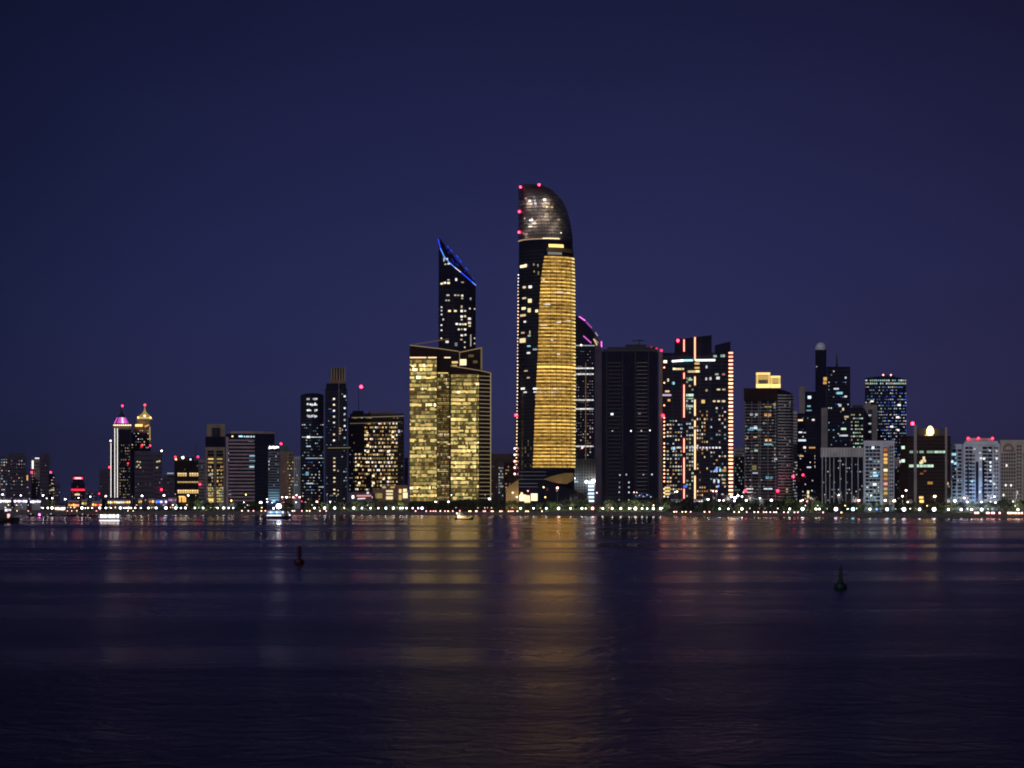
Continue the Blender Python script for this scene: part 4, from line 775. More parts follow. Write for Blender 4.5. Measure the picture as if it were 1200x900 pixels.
# --- stepped dark tower and its neighbours
b = Bld('office_tower', 'stepped black tower with a white-capped lift shaft and roof aerial', 'tower', 2040, 966)
b.vol('facade', f2(933.4, 962), 484.4, 'glass'); b.vol('stepped_wing', f2(943, 956.6, .8, .8), 459, 'glass', 484.4); b.vol('concrete_pier', f2(936.6, 943.2, .4, .4), 452.4, 'conc', 484.4, 8); b.vol('lift_shaft', f2(955.4, 968.4, -1, -1), 410, 'glass', None, 16); b.vol('main_slab', f2(968.6, 996.4, .5, .5), [429.6, 429.8], 'glass'); b.vol('concrete_pier', f2(962.4, 970, -2.4, -2.4), 478, 'conc', 530, 1.2)
k = MB(); k.lathe([(6.6 * b.m(), b.lz(410)), (6.7 * b.m(), b.lz(407)), (5.6 * b.m(), b.lz(404)), (3.4 * b.m(), b.lz(401.6)), (1., b.lz(400.6))], MAT['white'], (b.lx(962, 6), 6, 0), 14); k.build('shaft_cap', b.root)
k = MB(); k.tube([(b.lx(980.6, 12), 12, b.lz(430)), (b.lx(980.6, 12), 12, b.lz(426)), (b.lx(980.6, 12), 12, b.lz(414))], [1.6, 1.2, .2], MAT['dark']); k.build('aerial', b.root)
om = f2(968.6, 996.4, .5, .5); ol = f2(933.4, 962); osx = f2(955.4, 968.4, -1, -1); b.bands(434, 520, 4.3, 'mull', .7, .3, om); b.bands(488, 588, 4.3, 'mull', .7, .3, ol)
for x, y, w_, h_, c, st, on in ((967, 444, 4, 4, 'amber', .7, osx), (966.6, 448.6, 4, 3, 'amber', .6, osx), (957, 429.6, 1.6, 1.4, 'cool', .3, osx), (980, 455.6, 6, 1.8, 'cool', .7, om), (984, 460.6, 7, 2.6, 'cyan', .7, om), (991, 464.6, 3, 1.8, 'white', .8, om), (984.4, 475, 3, 3, 'cool', .6, om), (988, 479.6, 2, 3, 'pale', .8, om), (992, 488.4, 5, 2, 'warm', .6, om), (991, 442.6, 2, 2.4, 'cool', .6, om), (988.6, 502.6, 6, 2.4, 'mint', .8, om), (990, 510.4, 7, 1.8, 'cool', .7, om), (985, 510.4, 3, 1.8, 'cool', .5, om), (948.6, 465.6, 4, 3.4, 'cool', 1.1, ol), (948, 476, 4, 1.8, 'cyan', .5, ol), (948, 481, 6, 1.4, 'cyan', .4, ol), (938, 492.4, 5.6, 2, 'warm', 1.1, ol), (953, 492, 3, 2, 'white', .9, ol), (958.4, 492.4, 4, 2, 'pale', .9, ol), (938, 506.6, 4, 1.6, 'white', 1., ol), (943, 507, 3, 1.2, 'cool', .6, ol), (940, 516, 9, 2.2, 'cool', .9, ol), (943, 524.4, 3, 2.4, 'white', 1., ol), (952, 524.6, 8, 1.6, 'amber', .6, ol), (958, 524.4, 3, 1.6, 'gold', .7, ol), (939, 534.4, 5, 1.5, 'warm', .6, ol), (956, 534.4, 3, 1.5, 'warm', .6, ol), (948, 547.6, 5, 1.5, 'cool', .8, ol), (957, 547.6, 4, 1.5, 'cool', .7, ol), (947, 577, 2.4, 4, 'pale', 1., ol), (947, 581.6, 2.4, 3, 'pale', .9, ol), (950, 583.6, 2.4, 2, 'pale', .6, ol), (951.4, 575, 1.6, 1.6, 'white', .6, ol)): b.win(x, y, w_, h_, E(c, st), on)
b.beacon(941, 556.6, 'red', 9, 1.3, -3); b.spread(970, 995, 433, 522, 2.8, 4.3, 1.4, 1.2, .13, P_C + [('blue', .3)], om); b.spread(934, 961, 488, 588, 2.8, 4.3, 1.4, 1.2, .12, P_M + [('blue', .2)], ol); b.finish()
b = Bld('office_building', 'dark building with tall white ribs under a broad pale parapet', 'building', 1850, 987)
b.vol('facade', f2(962.6, 1013), 535.6, 'glass'); b.vol('parapet', f2(961.8, 1013.4, -1.2, -1.2), 524.6, 'pale', 535.6, 20)
b.ribs([963.6, 967.8, 972.4, 977.2, 984.4, 991.4, 998.4, 1005.6, 1012], 535.7, 590, 'pale', .9, 1.); b.ribs([963 + 3.5 * i for i in range(15)], 525.5, 535, 'conc', .5, 1.6)
b.spread(964, 1012, 538, 588, 2.5, 4.2, 1.3, 1.4, .12, [('cool', .3), ('cyan', .2), ('mint', .3), ('white', .4)]); b.finish()
b = Bld('office_building', 'small dark block with mint-lit floors behind the white-ribbed building', 'building', 2000, 1005)
b.vol('facade', f2(996.6, 1012), 478, 'glass'); b.vol('roof_step', f2(999, 1011, 3, 3), 474.6, 'dark', 478); b.bands(482, 530, 4.2, 'mull', .8); b.spread(997, 1011.6, 484, 526, 2.4, 4.2, 1.6, 1.5, .45, [('mint', .5), ('mint', .25), ('pale', .35), ('mint', .8)]); b.finish()
b = Bld('concrete_tower', 'blank grey concrete shaft block with a window slot', 'building', 2020, 1020)
b.vol('facade', f2(1012.2, 1028), 474.6, 'conc'); b.vol('window_slot', f2(1017.6, 1022, -.4, -.4), 480, 'dark', 530, .3); b.vol('roof_step', f2(1014, 1020, 3, 3), 472.4, 'conc', 474.6, 6)
for y in (486.6, 496.4, 506): b.win(1019.4, y, 3, 1.8, E('cool', .5), f2(1017.6, 1022, -.4, -.4))
b.finish()
b = Bld('residential_tower', 'rounded tower twinkling with blue and white windows to its crown', 'tower', 2160, 1038)
FZ = [(1013.6, 8), (1020, 2.6), (1030, .4), (1040, 0), (1052, 1.6), (1061.6, 7)]
b.vol('facade', FZ, [443, 442, 441, 441, 442, 444], 'glassb'); b.bands(451, 560, 3.6, 'mull', 1., .5); b.vol('roof_plant', f2(1034, 1048, 8, 8), 439.6, 'dark', 441)
for x in (1035, 1044): b.beacon(x, 439.4, 'pink', 4, 1., 7)
b.spread(1014, 1061.6, 444, 452, 2.4, 3.6, 1.6, 1.8, .7, [('mint', .5), ('pale', .5), ('cyan', .5), ('cool', .7), ('gold', .5)])
b.spread(1014, 1061.6, 452, 560, 2.2, 3.6, 1.3, 1.3, .42, [('cool', .6), ('blue', .5), ('cool', .3), ('white', .7), ('lilac', .3), ('blue', .8), ('cyan', .3)])
for x, y in ((1053.6, 474.6), (1052, 489), (1052, 504), (1022, 470), (1045, 500), (1042, 520)): b.win(x, y, 3.4, 2., E('white', 1.3))
b.finish()
def flats(b, on, x0, x1, y0, y1, cp, rp, ww, hh, part='window_bay'):
    y = y0
    while y < y1:
        x = x0 + cp / 2
        while x < x1: b.win(x, y, ww * 1.14, hh * 1.22, MAT['glass'], on); x += cp
        y += rp
b = Bld('apartment_block', 'white apartment block with a balcony grid and orange-lit stairwell', 'building', 1820, 1030)
b.vol('facade', f2(1012.4, 1048), 518, 'white'); b.vol('parapet', f2(1011.8, 1048.4, -.8, -.8), 516.4, 'white', 520, 18); flats(b, b.front, 1014, 1032, 524, 590, 4.4, 4.3, 3.2, 2.2); flats(b, b.front, 1042, 1047, 524, 590, 2.5, 4.3, 1.4, 2.); b.vol('stair_bay', f2(1034.4, 1041, -1.4, -1.4), 524, 'tan', None, 1.3); os_ = f2(1034.4, 1041, -1.4, -1.4)
for y, c, st in ((527, 'rust', .4), (533, 'amber', .8), (538, 'amber', 1.), (542, 'gold', .7), (551, 'pale', 1.2), (556, 'amber', .4), (561, 'amber', .4), (567, 'pink', .9), (573, 'pale', .4), (578, 'gold', .5)): b.win(1037.8, y, 4.4, 3, E(c, st), os_)
b.win(1026, 557.4, 6, 2.4, E('cyan', 1.)); b.win(1025, 554, 4, 2, E('cool', .9)); b.win(1023, 524.6, 3.4, 3, E('cool', 1.1)); b.win(1025, 567.6, 4, 2.6, E('white', 1.1)); b.win(1020, 537.6, 3, 2.4, E('cyan', .4))
b.spread(1014, 1032, 526, 588, 4.4, 4.3, 2.2, 1.7, .22, [('mint', .5), ('cool', .5), ('cyan', .4), ('white', .7)]); b.finish()
b = Bld('apartment_block', 'narrow lilac-grey block beside the brown flame-topped tower', 'building', 1880, 1052)
b.vol('facade', f2(1048.2, 1056.4), 537, 'rose'); b.ribs([1050, 1053, 1055.6], 540, 590, 'mull', .9, .3); b.spread(1049, 1056, 542, 588, 2.4, 4, 1, 1.4, .15, P_DIM); b.finish()
b = Bld('office_tower', 'dark brown tower with a golden flame lamp between roof fins', 'tower', 1790, 1085)
b.vol('facade', [(1054.6, 3), (1063, 1), (1063.2, 0), (1114, 0)], 511, 'brown', None, 26)
for x0, x1, y in ((1071, 1074.4, 497.4), (1107.4, 1110, 500.6)): b.vol('roof_fin', f2(x0, x1, -1.4, -1.4), y, 'conc', None, 1.2)
b.vol('roof_screen', f2(1074.5, 1107.3, 3, 3), [501.6, 502.6], 'mull', 511, 4)
k = MB(); k.lathe([(.6, 0), (2.2, .6), (3.3, 2.4), (3.1, 4.8), (2.2, 7.), (.9, 8.4)], E('gold', 5., True), (0, 0, 0), 10); k.build('flame_lamp', b.root, (b.lx(1090, 0), -.5, b.lz(510.4, 1090, 0)))
b.win(1087, 509.8, 6, 1.2, E('gold', 1.2), f2(1063.2, 1114)); b.beacon(1069.4, 496.4, 'red', 18, 1.9, 0)
for x, w_, st in ((1068, 4, .35), (1074, 3, .25), (1080, 5, .35), (1090, 8, .3), (1097, 4, .7), (1102, 6, .5), (1107, 3, .9)): b.win(x, 529.6, w_, 2.6, E('mint', st))
for x, w_, st in ((1068, 5, .7), (1075, 4, .8), (1079.6, 4, .7), (1084, 4, .6), (1088.6, 4, .8), (1092.4, 3, .9)): b.win(x, 546, w_, 3, E('mint', st))
for x, y, w_, h_ in ((1080.6, 541, 3, 4), (1082.6, 537, 2.6, 4), (1079, 542.4, 3, 3), (1084, 540, 2, 3)): b.win(x, y, w_, h_, E('pale', .9))
b.win(1058.4, 524.4, 3.6, 3.4, E('mint', 1.)); b.win(1058.4, 540, 3.6, 3.4, E('mint', 1.2)); b.win(1055, 541, 1.4, 3, E('white', .8))
for x, y, w_, h_, c, st in ((1090, 566, 6, 3, 'amber', .35), (1110.6, 566.6, 2, 3, 'warm', .6), (1112, 570, 2, 2, 'warm', .25), (1080, 555, 4, 2, 'rust', .25), (1079.6, 583, 5, 2.4, 'gold', 1.3), (1080, 587.4, 5, 3.4, 'gold', 1.3), (1084, 552, 3, 2, 'rust', .2)): b.win(x, y, w_, h_, E(c, st))
b.bands(515, 588, 4.1, 'dark', .9, .3, f2(1063.2, 1114)); b.finish()
b = Bld('apartment_block', 'narrow white block with cyan-lit balconies', 'building', 1800, 1121)
b.vol('facade', f2(1114.4, 1128), 520.4, 'white'); flats(b, b.front, 1115.4, 1127.6, 528, 590, 6.1, 4.4, 4., 2.2); b.win(1118, 532.4, 5, 2.6, E('cyan', .9)); b.win(1116, 541, 2.4, 2.4, E('cool', 1.2)); b.win(1119.4, 543, 3, 3, E('cyan', .9)); b.spread(1115.4, 1127, 530, 584, 3.05, 4.4, 1.5, 1.6, .14, [('cyan', .5), ('cool', .6)]); b.finish()
b = Bld('apartment_block', 'broad white block washed in blue with three red roof lights', 'building', 1760, 1150)
b.vol('facade', f2(1129, 1171.6), 519.6, 'white'); b.vol('parapet', [(1130.4, -1.), (1169.6, -1.)], 517, 'white', 521.6, 20); b.vol('roof_house', f2(1133, 1165, 6, 6), 513.4, 'pale', 517, 8)
for x in (1134.6, 1146.6, 1163.2): b.beacon(x, 513.6, 'red', 10, 1.3, 4)
flats(b, b.front, 1131, 1140, 525, 588, 4.4, 4.5, 3.4, 2.2); flats(b, b.front, 1151, 1163, 525, 588, 6., 4.5, 4.6, 2.4); flats(b, b.front, 1164.4, 1170.6, 525, 588, 3., 4.5, 1.5, 1.8)
b.vol('stair_recess', f2(1133.6, 1135.4, -.4, -.4), 541, 'glassb', 588, .3); b.vol('stair_recess', f2(1143.4, 1146.6, -.4, -.4), 541, 'glassb', 588, .3); b.vol('stair_recess', f2(1151, 1153.4, -.5, -.5), 540, 'glass', 588, .3)
flats(b, b.front, 1136.4, 1143, 534, 588, 3.2, 4.5, 1.8, 1.6); 
for x, y, c, st in ((1153.2, 537.6, 'white', 1.3), (1149.6, 537, 'white', .9), (1160.6, 542, 'cool', 1.2), (1161, 546.6, 'cool', 1.), (1160.6, 551, 'cool', 1.), (1168, 537.4, 'white', .9), (1161, 564, 'cool', 1.), (1165, 567, 'white', .8), (1139, 564, 'cyan', .9), (1148.4, 576.6, 'cool', 1.1), (1160, 528, 'cool', .5), (1168, 528.6, 'white', .5), (1143, 524.4, 'cyan', .2), (1149, 550, 'cool', .6)): b.win(x, y, 2.4, 2.2, E(c, st))
b.spread(1131, 1170, 524, 588, 3.2, 4.5, 1.6, 1.5, .07, P_C); b.finish()
b = Bld('apartment_block', 'beige block with arched top bays at the picture edge', 'building', 1730, 1196)
b.vol('facade', f2(1172.4, 1226), 517.6, 'beige'); b.vol('parapet', f2(1171.8, 1226, -.8, -.8), 515.6, 'beige', 518.6, 18)
for c in (1181.6, 1206.5):
    k = MB(); A = [(c + 6.4 * math.cos(t), 526.6 - 6.8 * math.sin(t)) for t in [math.pi * i / 12 for i in range(13)]]; A = [(c + 6.4, 529)] + A + [(c - 6.4, 529)]
    k.vprism([(b.lx(x, -.6), b.lz(y, x, -.6)) for x, y in A], -.6, -.1, MAT['brick']); k.build('arch', b.root)
    k = MB(); A = [(c + 4. * math.cos(t), 527 - 4.6 * math.sin(t)) for t in [math.pi * i / 12 for i in range(13)]]
    k.vprism([(b.lx(x, -1.), b.lz(y, x, -1.)) for x, y in A], -1.05, -.62, MAT['beige']); k.build('arch_panel', b.root)
flats(b, b.front, 1173, 1190, 532.6, 588, 2.9, 4.2, 1.5, 2.); flats(b, b.front, 1191, 1198, 523, 588, 3.3, 4.2, 1.6, 2.); flats(b, b.front, 1199, 1225, 532.6, 588, 2.9, 4.2, 1.5, 2.)
for x, y in ((1178.6, 568.6), (1184.8, 568.8), (1179.6, 545.4), (1176, 580)): b.win(x, y, 1.8, 2.4, E('white', 1.2))
b.finish()

# ------------------------------------------------------------------ sectors of the shore, for telling repeats apart
SEC = [(-99, 75, 'marina pavilions'), (75, 126, 'red-banded block'), (126, 180, 'purple-domed tower'), (180, 239, 'gold-banded block'), (239, 265, 'tan-topped tower'), (265, 314, 'rose-banded hotel'),
       (314, 352, 'brown apartment block'), (352, 380, 'arched glass tower'), (380, 408, 'finned-crown tower'), (408, 477, 'amber-windowed block'), (477, 576, 'gold office tower'), (576, 604, 'cream-topped block'),
       (604, 674, 'golden curved skyscraper'), (674, 704, 'floodlit grey block'), (704, 773, 'nearly black tower'), (773, 861, 'red-neon tower'), (861, 933, 'yellow-crowned tower'), (933, 962, 'stepped black tower'),
       (962, 1013, 'white-ribbed building'), (1013, 1054, 'balcony-grid block'), (1054, 1114, 'flame-topped tower'), (1114, 1172, 'blue-washed block'), (1172, 1400, 'arched beige block')]
ORD = ['first', 'second', 'third', 'fourth', 'fifth', 'sixth', 'seventh', 'eighth', 'ninth', 'tenth', 'eleventh', 'twelfth', 'thirteenth', 'fourteenth', 'fifteenth', 'sixteenth', 'seventeenth', 'eighteenth', 'nineteenth', 'twentieth']
def name_row(items, what, prep='before'):
    """items: [(px, object)] -> a label for each by the building it stands before and its count from the neighbour."""
    by = {}
    for px, o in sorted(items, key=lambda q: q[0]):
        i = next(i for i, q in enumerate(SEC) if q[0] <= px < q[1]); by.setdefault(i, []).append(o)
    for i, os_ in by.items():
        for j, o in enumerate(os_):
            t = '%s %s the %s' % (what, prep, SEC[i][2])
            if len(os_) > 1: t += ', ' + ORD[j] + (' from the %s side' % SEC[i - 1][2] if i else ' from the picture edge')
            o['label'] = t

# ------------------------------------------------------------------ low marina buildings and stalls on the far left
def pavilion(px0, px1, ytop, ylit, Y, label, lit, st, wall='pale'):
    b = Bld('pavilion', label, 'pavilion', Y, (px0 + px1) / 2, 'marina pavilions'); u = b.m()
    b.vol('wall', f2(px0 + .6, px1 - .6), ytop + 2, wall, None, 10)
    k = MB(); a, c = b.lx(px0, -2), b.lx(px1, -2); z = b.lz(ytop + 2)
    k.prism([(a, -2), (c, -2), (c, 12), (a, 12)], z + .05, [z + .6, z + .6, z + 1.8, z + 1.8], MAT['white']); k.build('roof', b.root)
    n = max(2, int((px1 - px0) / 2.4)); w_ = (px1 - px0) / n
    for i in range(n): b.win(px0 + w_ * (i + .5), ylit + rnd.uniform(-.3, .3), w_ * .7, rnd.uniform(1.6, 2.6), E(rnd.choice(lit), round(st * rnd.choice((.7, 1.2, 1.7, 2.2)), 2)))
    return b.finish()
pavilion(-6, 13, 584, 587.5, 2300, 'low white pavilion with lilac lights at the picture edge', ('lilac', 'white'), 1.6)
pavilion(16, 32, 584.4, 587.3, 2250, 'long low pavilion with a bright lilac-white lit front', ('lilac', 'white'), 2.)
pavilion(35, 48, 585, 587.6, 2260, 'low pavilion with a white lit front next to the lamp masts', ('white', 'lilac'), 1.8)
pavilion(64, 77, 592.6, 596, 1990, 'small open kiosk glowing white and peach on the waterfront', ('white', 'warm'), 2.)
pavilion(79.6, 93, 586.4, 592, 2080, 'red-lit kiosk with bright orange window bays', ('orange', 'red', 'pink'), 1.4, 'brick')
pavilion(95.4, 102, 585.4, 590, 2120, 'small yellow-lit kiosk beside the red kiosk', ('gold', 'olive'), .8, 'tan')
pavilion(107.6, 119.4, 587, 591.6, 2100, 'red-lit kiosk before the white light columns', ('red', 'orange', 'pink'), 1.1, 'brick')
pavilion(126, 153, 585.4, 588.6, 2300, 'amber-lit podium pavilion at the foot of the domed towers', ('amber', 'gold', 'white'), .9, 'tan')
pavilion(162, 166.4, 583.6, 588, 2280, 'slim orange-lit kiosk between two lamp masts', ('amber', 'gold'), 1., 'tan')
pavilion(174, 181, 584, 587.6, 2250, 'small orange-lit kiosk beside the blue-lit pavilion', ('amber', 'orange'), .8, 'tan')
pavilion(182, 196, 584.6, 588, 2270, 'pavilion bathed in blue light before the thin lit-roof block', ('blue', 'lilac', 'blue'), .9, 'white')
pavilion(197, 207, 583, 586, 2280, 'pink-lit pavilion beside the blue-lit pavilion', ('pink', 'magenta', 'lilac'), .45)
pavilion(786, 800, 585, 588, 1800, 'dark kiosk with faint white lights under the red-neon tower', ('white', 'cool'), .5, 'mull')
pavilion(813, 824, 585.4, 587.4, 1800, 'low kiosk with a white light strip beneath the red-neon tower', ('white', 'lilac'), 1.6, 'mull')
# ------------------------------------------------------------------ lamps
LAMP_GAIN = .16
def point(parent, loc, e, c=(1, .93, .84), r=.5):
    L = bpy.data.objects.new('bulb', bpy.data.lights.new('bulb', 'SPOT')); L.data.color = c; L.data.shadow_soft_size = r; L.data.spot_size = R(165); L.data.spot_blend = .6; L.rotation_euler = (R(92), 0, 0)     # shielded, thrown inland
    L.data.energy = e * LAMP_GAIN if r < 1 else e
    col.objects.link(L); L.parent = parent; L.location = loc
def lamp_proto(h, r, mat, arm=0.):
    root = empty('promenade_lamp', (0, 0, -200))
    k = MB(); k.lathe([(.22, 0), (.2, .35), (.09, .5), (.07, h - r * .6)], MAT['dark'], n=8); p = k.build('pole', root)
    k = MB(); k.ball((0, 0, h), r, mat, 10, 6); k.build('lamp_globe', root)
    return root
protos = {}
row = []
LAMPS = [(50, 'white', 1), (56, 'white', .7), (61, 'white', 1), (96, 'white', 1), (100, 'white', .6), (103, 'warm', 1), (108, 'white', .7), (117, 'cool', 1), (124, 'white', 1), (130, 'white', .8), (141, 'cool', 1), (145, 'cool', .8), (148, 'cool', .8), (150.6, 'cool', .9), (153.6, 'white', 1), (158.6, 'white', 1), (165, 'cool', 1), (174, 'white', 1), (183, 'cool', 1.3), (194.4, 'cool', 1.2), (206, 'cool', 1), (212, 'mint', .7), (217.4, 'white', 1.1), (228.4, 'white', 1.1), (238, 'cool', 1.1), (255, 'white', 1), (262, 'cool', 1), (268, 'cool', 1), (273.4, 'cool', 1), (368.6, 'white', 1.2), (380.4, 'cool', 1.1), (392.2, 'cool', 1.1), (403.4, 'pink', 1), (414.4, 'white', 1), (424.2, 'cool', 1), (434.2, 'cool', 1), (443.4, 'cool', 1), (452.2, 'cool', 1), (461, 'cool', 1), (469, 'cool', 1), (472, 'cool', .7), (476.4, 'cool', 1), (483.6, 'cool', 1), (490, 'lilac', 1), (494.6, 'lilac', 1), (610, 'cool', 1.2), (625.2, 'cool', 1.1), (640.2, 'cool', 1.2), (654.6, 'white', 1), (668.6, 'white', 1.1), (682, 'white', .9), (686.4, 'white', .8), (694.4, 'pink', 1.1), (706.4, 'white', 1.1), (717.4, 'white', 1.1), (727.4, 'white', 1.1), (737.4, 'white', 1), (744.6, 'white', 1.1), (752.4, 'white', 1), (758.4, 'cool', 1), (765.6, 'cool', 1), (774, 'lilac', 1.2), (843.4, 'mint', 1.1), (853.6, 'cool', 1), (869.4, 'white', .9), (925.4, 'mint', .8), (940.4, 'cool', 1.3), (956.4, 'white', 1.1), (960.2, 'white', 1.1), (979.6, 'lilac', 1.3), (993, 'mint', .6), (999.6, 'cyan', 1.2), (1019.4, 'mint', .8), (1027.4, 'blue', .8), (1039.6, 'cyan', 1.1), (1059.4, 'lilac', 1.3), (1077.6, 'lilac', 1.3), (1094.6, 'white', 1.3), (1111.4, 'cool', 1.2), (1126.4, 'lilac', 1.3), (1138.6, 'white', 1.2), (1150.4, 'white', 1.1), (1193, 'white', 1.1)]
LIT = {56: 1, 61: .8, 587: 1, 668.6: 1.2, 654.6: .6, 686.4: .5, 717.4: 1, 744.6: 1, 752.4: .6, 774: 1, 843.4: .5, 869.4: 1, 925.4: .6, 956.4: 1, 1150.4: 1.2, 1193: 1.4, 1138.6: .7, 1019.4: 1, 217.4: .7, 238: 1, 262: .8, 380.4: .8, 403.4: .6, 461: .4, 940.4: .8, 706.4: .8, 758.4: .8, 1077.6: .5, 1111.4: .6}
for px, c, sz in LAMPS:
    sz = round(sz * (.8, 1.25, 1., 1.45, .9)[int(px * 3) % 5], 1)
    Y = shoreY(px) + 16; key = (c, sz)
    if key not in protos: protos[key] = lamp_proto(3.6, .72 * sz, E(c, 9, True)); o = protos[key]
    else: o = copy_tree(protos[key])
    tag(o, 'x', 'lamp', 'promenade lamps in a row along the seawall')
    o.location = (wx(px, Y), Y, G + .12); row.append((px, o))
    if LIT.get(px): point(o, (0, 2.8, 5.2), 5200 * LIT[px], (1, .95, .66), 1.5)
name_row(row, 'white promenade lamp')
# tall street lamps on the corniche road
tall = []
TALL = [(3, 579.4, 'lilac', .9, 0), (24.4, 580.6, 'lilac', .8, 0), (50.4, 580.4, 'white', 1.1, 1), (54.6, 584, 'white', .5, 0), (61.2, 583.8, 'lilac', .9, 0), (76.4, 585, 'white', 1, 1), (92, 583.4, 'white', .7, 0), (105.8, 582, 'pale', .8, 0), (124, 581.4, 'pale', 1., 1), (155, 581.6, 'white', .3, 0), (166.4, 581, 'white', 1.1, 1), (192.2, 580.4, 'white', 1.1, 1), (220.6, 580.6, 'white', .9, 0), (205.4, 579, 'white', .25, 0), (229.4, 580.6, 'warm', .2, 0), (288, 579.6, 'amber', .8, 0), (271, 586.6, 'amber', .9, 0), (305.4, 588.8, 'white', 1.7, 6), (286, 588.8, 'white', 1., 0), (313, 584.8, 'lilac', .8, 0), (313.2, 588, 'lilac', .8, 0), (319, 589, 'pink', .7, 0), (330.8, 582.6, 'pink', 1, 0), (335.8, 582.8, 'white', 1.1, 5), (343.8, 582.8, 'pink', .9, 0), (347.4, 580.4, 'pink', .9, 0), (351.2, 582.6, 'pink', 1.1, 0), (332.8, 588.6, 'pink', .9, 0), (347, 588.6, 'pink', .9, 0), (353.6, 587.4, 'red', .5, 0), (358, 588.4, 'pink', .9, 0), (371.4, 588, 'pink', 1.2, 2), (386.8, 588.2, 'lilac', 1.1, 0), (383.4, 579, 'white', .2, 0), (394.4, 581, 'white', .2, 0), (510.4, 588, 'white', .8, 2), (525.4, 588, 'white', .9, 2), (529, 580, 'cool', .5, 0), (513.4, 584, 'cool', .3, 0), (568.6, 580, 'cool', .3, 0), (573.4, 584.6, 'lilac', 1.2, 3), (653.2, 571.6, 'pink', 1.3, 0), (699.4, 577.4, 'pink', .6, 0), (743, 576.8, 'pink', .5, 0), (746, 577, 'pink', .5, 0), (791, 576.4, 'pink', .7, 0), (793.4, 576, 'white', .8, 0), (835.6, 575.6, 'pink', .8, 0), (839.4, 575.8, 'pink', .8, 0), (829.8, 585.2, 'mint', 1.2, 1), (842.8, 586.2, 'lilac', 1, 0), (848, 586.4, 'pink', 1, 0), (857.2, 582, 'white', 1.2, 0), (861.4, 583.4, 'white', 1.6, 4), (864.8, 581, 'white', 1.1, 0), (869.6, 582, 'cool', .9, 0), (860.6, 587, 'lilac', 1, 0), (874.6, 586.4, 'lilac', 1.1, 2), (890.4, 584, 'mint', .7, 0), (904, 586.2, 'lilac', 1.3, 2), (938.4, 587, 'pink', .9, 0), (940.6, 586, 'pink', .9, 0), (946, 587.6, 'pink', .8, 2), (983, 580, 'white', .8, 2), (966.4, 579.6, 'white', .2, 0), (1003.4, 575.8, 'white', .3, 0), (1006.4, 586.4, 'pink', 1.2, 4), (1020.8, 580.6, 'white', .5, 0), (1037.4, 586.4, 'lilac', 1.2, 4), (1048, 586.8, 'pale', 1.4, 4), (1057.6, 581.4, 'pale', .9, 0), (1061.8, 574.6, 'lilac', .9, 0), (1063.6, 588.4, 'pale', .9, 2), (1095.4, 581.6, 'pale', 1.3, 1), (1119, 587, 'lilac', 1.3, 7), (1129.8, 583.6, 'white', .9, 5), (1133.4, 588.2, 'white', .9, 0), (1150, 588.2, 'white', .8, 6), (1160.6, 588, 'lilac', .9, 0), (1165.4, 582, 'white', .7, 5), (1166.8, 589, 'white', .8, 0), (1186.8, 587.6, 'white', 1., 6), (1191.4, 576, 'white', .3, 5)]
tp = {}
for px, y, c, sz, e in TALL:
    Y = shoreY(px) + 75 + 10 * ((px * 7) % 3); x = wx(px, Y); h = wz(y, Y) - G
    o = empty('street_lamp', (x, Y, G)); tag(o, 'x', 'street lamp', 'tall street lamps on the waterfront road')
    k = MB(); k.lathe([(.3, 0), (.26, .6), (.16, .8), (.11, h - .5)], MAT['steel'], n=8); k.build('pole', o)
    key = (c, sz)
    if key not in tp:
        k = MB(); r = .75 * max(sz, .45); k.lathe([(.15 * r, -.75 * r), (.8 * r, -.55 * r), (r, 0), (.8 * r, .5 * r), (.2 * r, .7 * r)], E(c, 13 if sz > .4 else 1.5, True), n=10); tp[key] = k.mesh('lamp_head')
    hd = bpy.data.objects.new('lamp_head', tp[key]); col.objects.link(hd); hd.parent = o; hd.location = (0, 0, h)
    if e: point(o, (0, 1.6, h + .2), 9000 * e, (1, .90, .80) if c != 'cool' else (.85, .93, 1), .99)
    tall.append((px, o))
name_row(tall, 'tall lit street lamp')
# lanterns on the seawall
lan = []
LANT = [20, 33, 79, 84, 90, 113, 150, 156, 283.6, 291, 297, 306.4, 311, 342.8, 345, 353.8, 359.6, 362.8, 375, 382.2, 487, 499.4, 504.6, 507.8, 510.6, 516, 521.4, 525.2, 530.6, 549.6, 551.6, 557.6, 559, 566.6, 568.6, 575.8, 577.6, 586, 588.2, 596, 598.6, 601, 606.4, 616.4, 618.8, 635.2, 790, 792.6, 799.6, 803.6, 809.4, 825.6, 831.4, 860.4, 866, 875, 884, 888.4, 895, 898, 902.6, 907, 909.6, 918.6, 923.6, 931, 935, 964.6, 986, 1143, 1146, 1156.6, 1158.6, 1162.6, 1164.6, 1171.4, 1181.6, 1184.4, 1187.4, 1190.4, 1194, 1197.4]
lp = {}
for px in LANT:
    Y = shoreY(px) - 1.; c = ('warm', 'white', 'pink', 'pale')[int(px * 10) % 4]; big = 1.5 if px > 1140 else (1. if px > 280 else .5)
    if (c, big) not in lp:
        o = empty('seawall_lantern', (0, 0, 0)); k = MB(); k.box(-.35, .35, -.1, .35, 0, .25, MAT['dark']); k.box(-.4, .4, -.4, .42, .95, 1.1, MAT['dark']); k.build('bracket', o)
        k = MB(); k.box(-.34 * big, .34 * big, -.34, .2, .25, .25 + .7 * max(.8, big), E(c, 9, True)); k.build('lamp_glass', o); lp[(c, big)] = o
    else: o = copy_tree(lp[(c, big)])
    tag(o, 'x', 'lantern', 'small lanterns along the top of the seawall'); o.location = (wx(px, Y), Y, G + .55); lan.append((px, o))
name_row(lan, 'small warm seawall lantern', 'below')
gar = []; gp_ = {}; q = random.Random(23)  # small lights added at random to thicken the waterfront sparkle
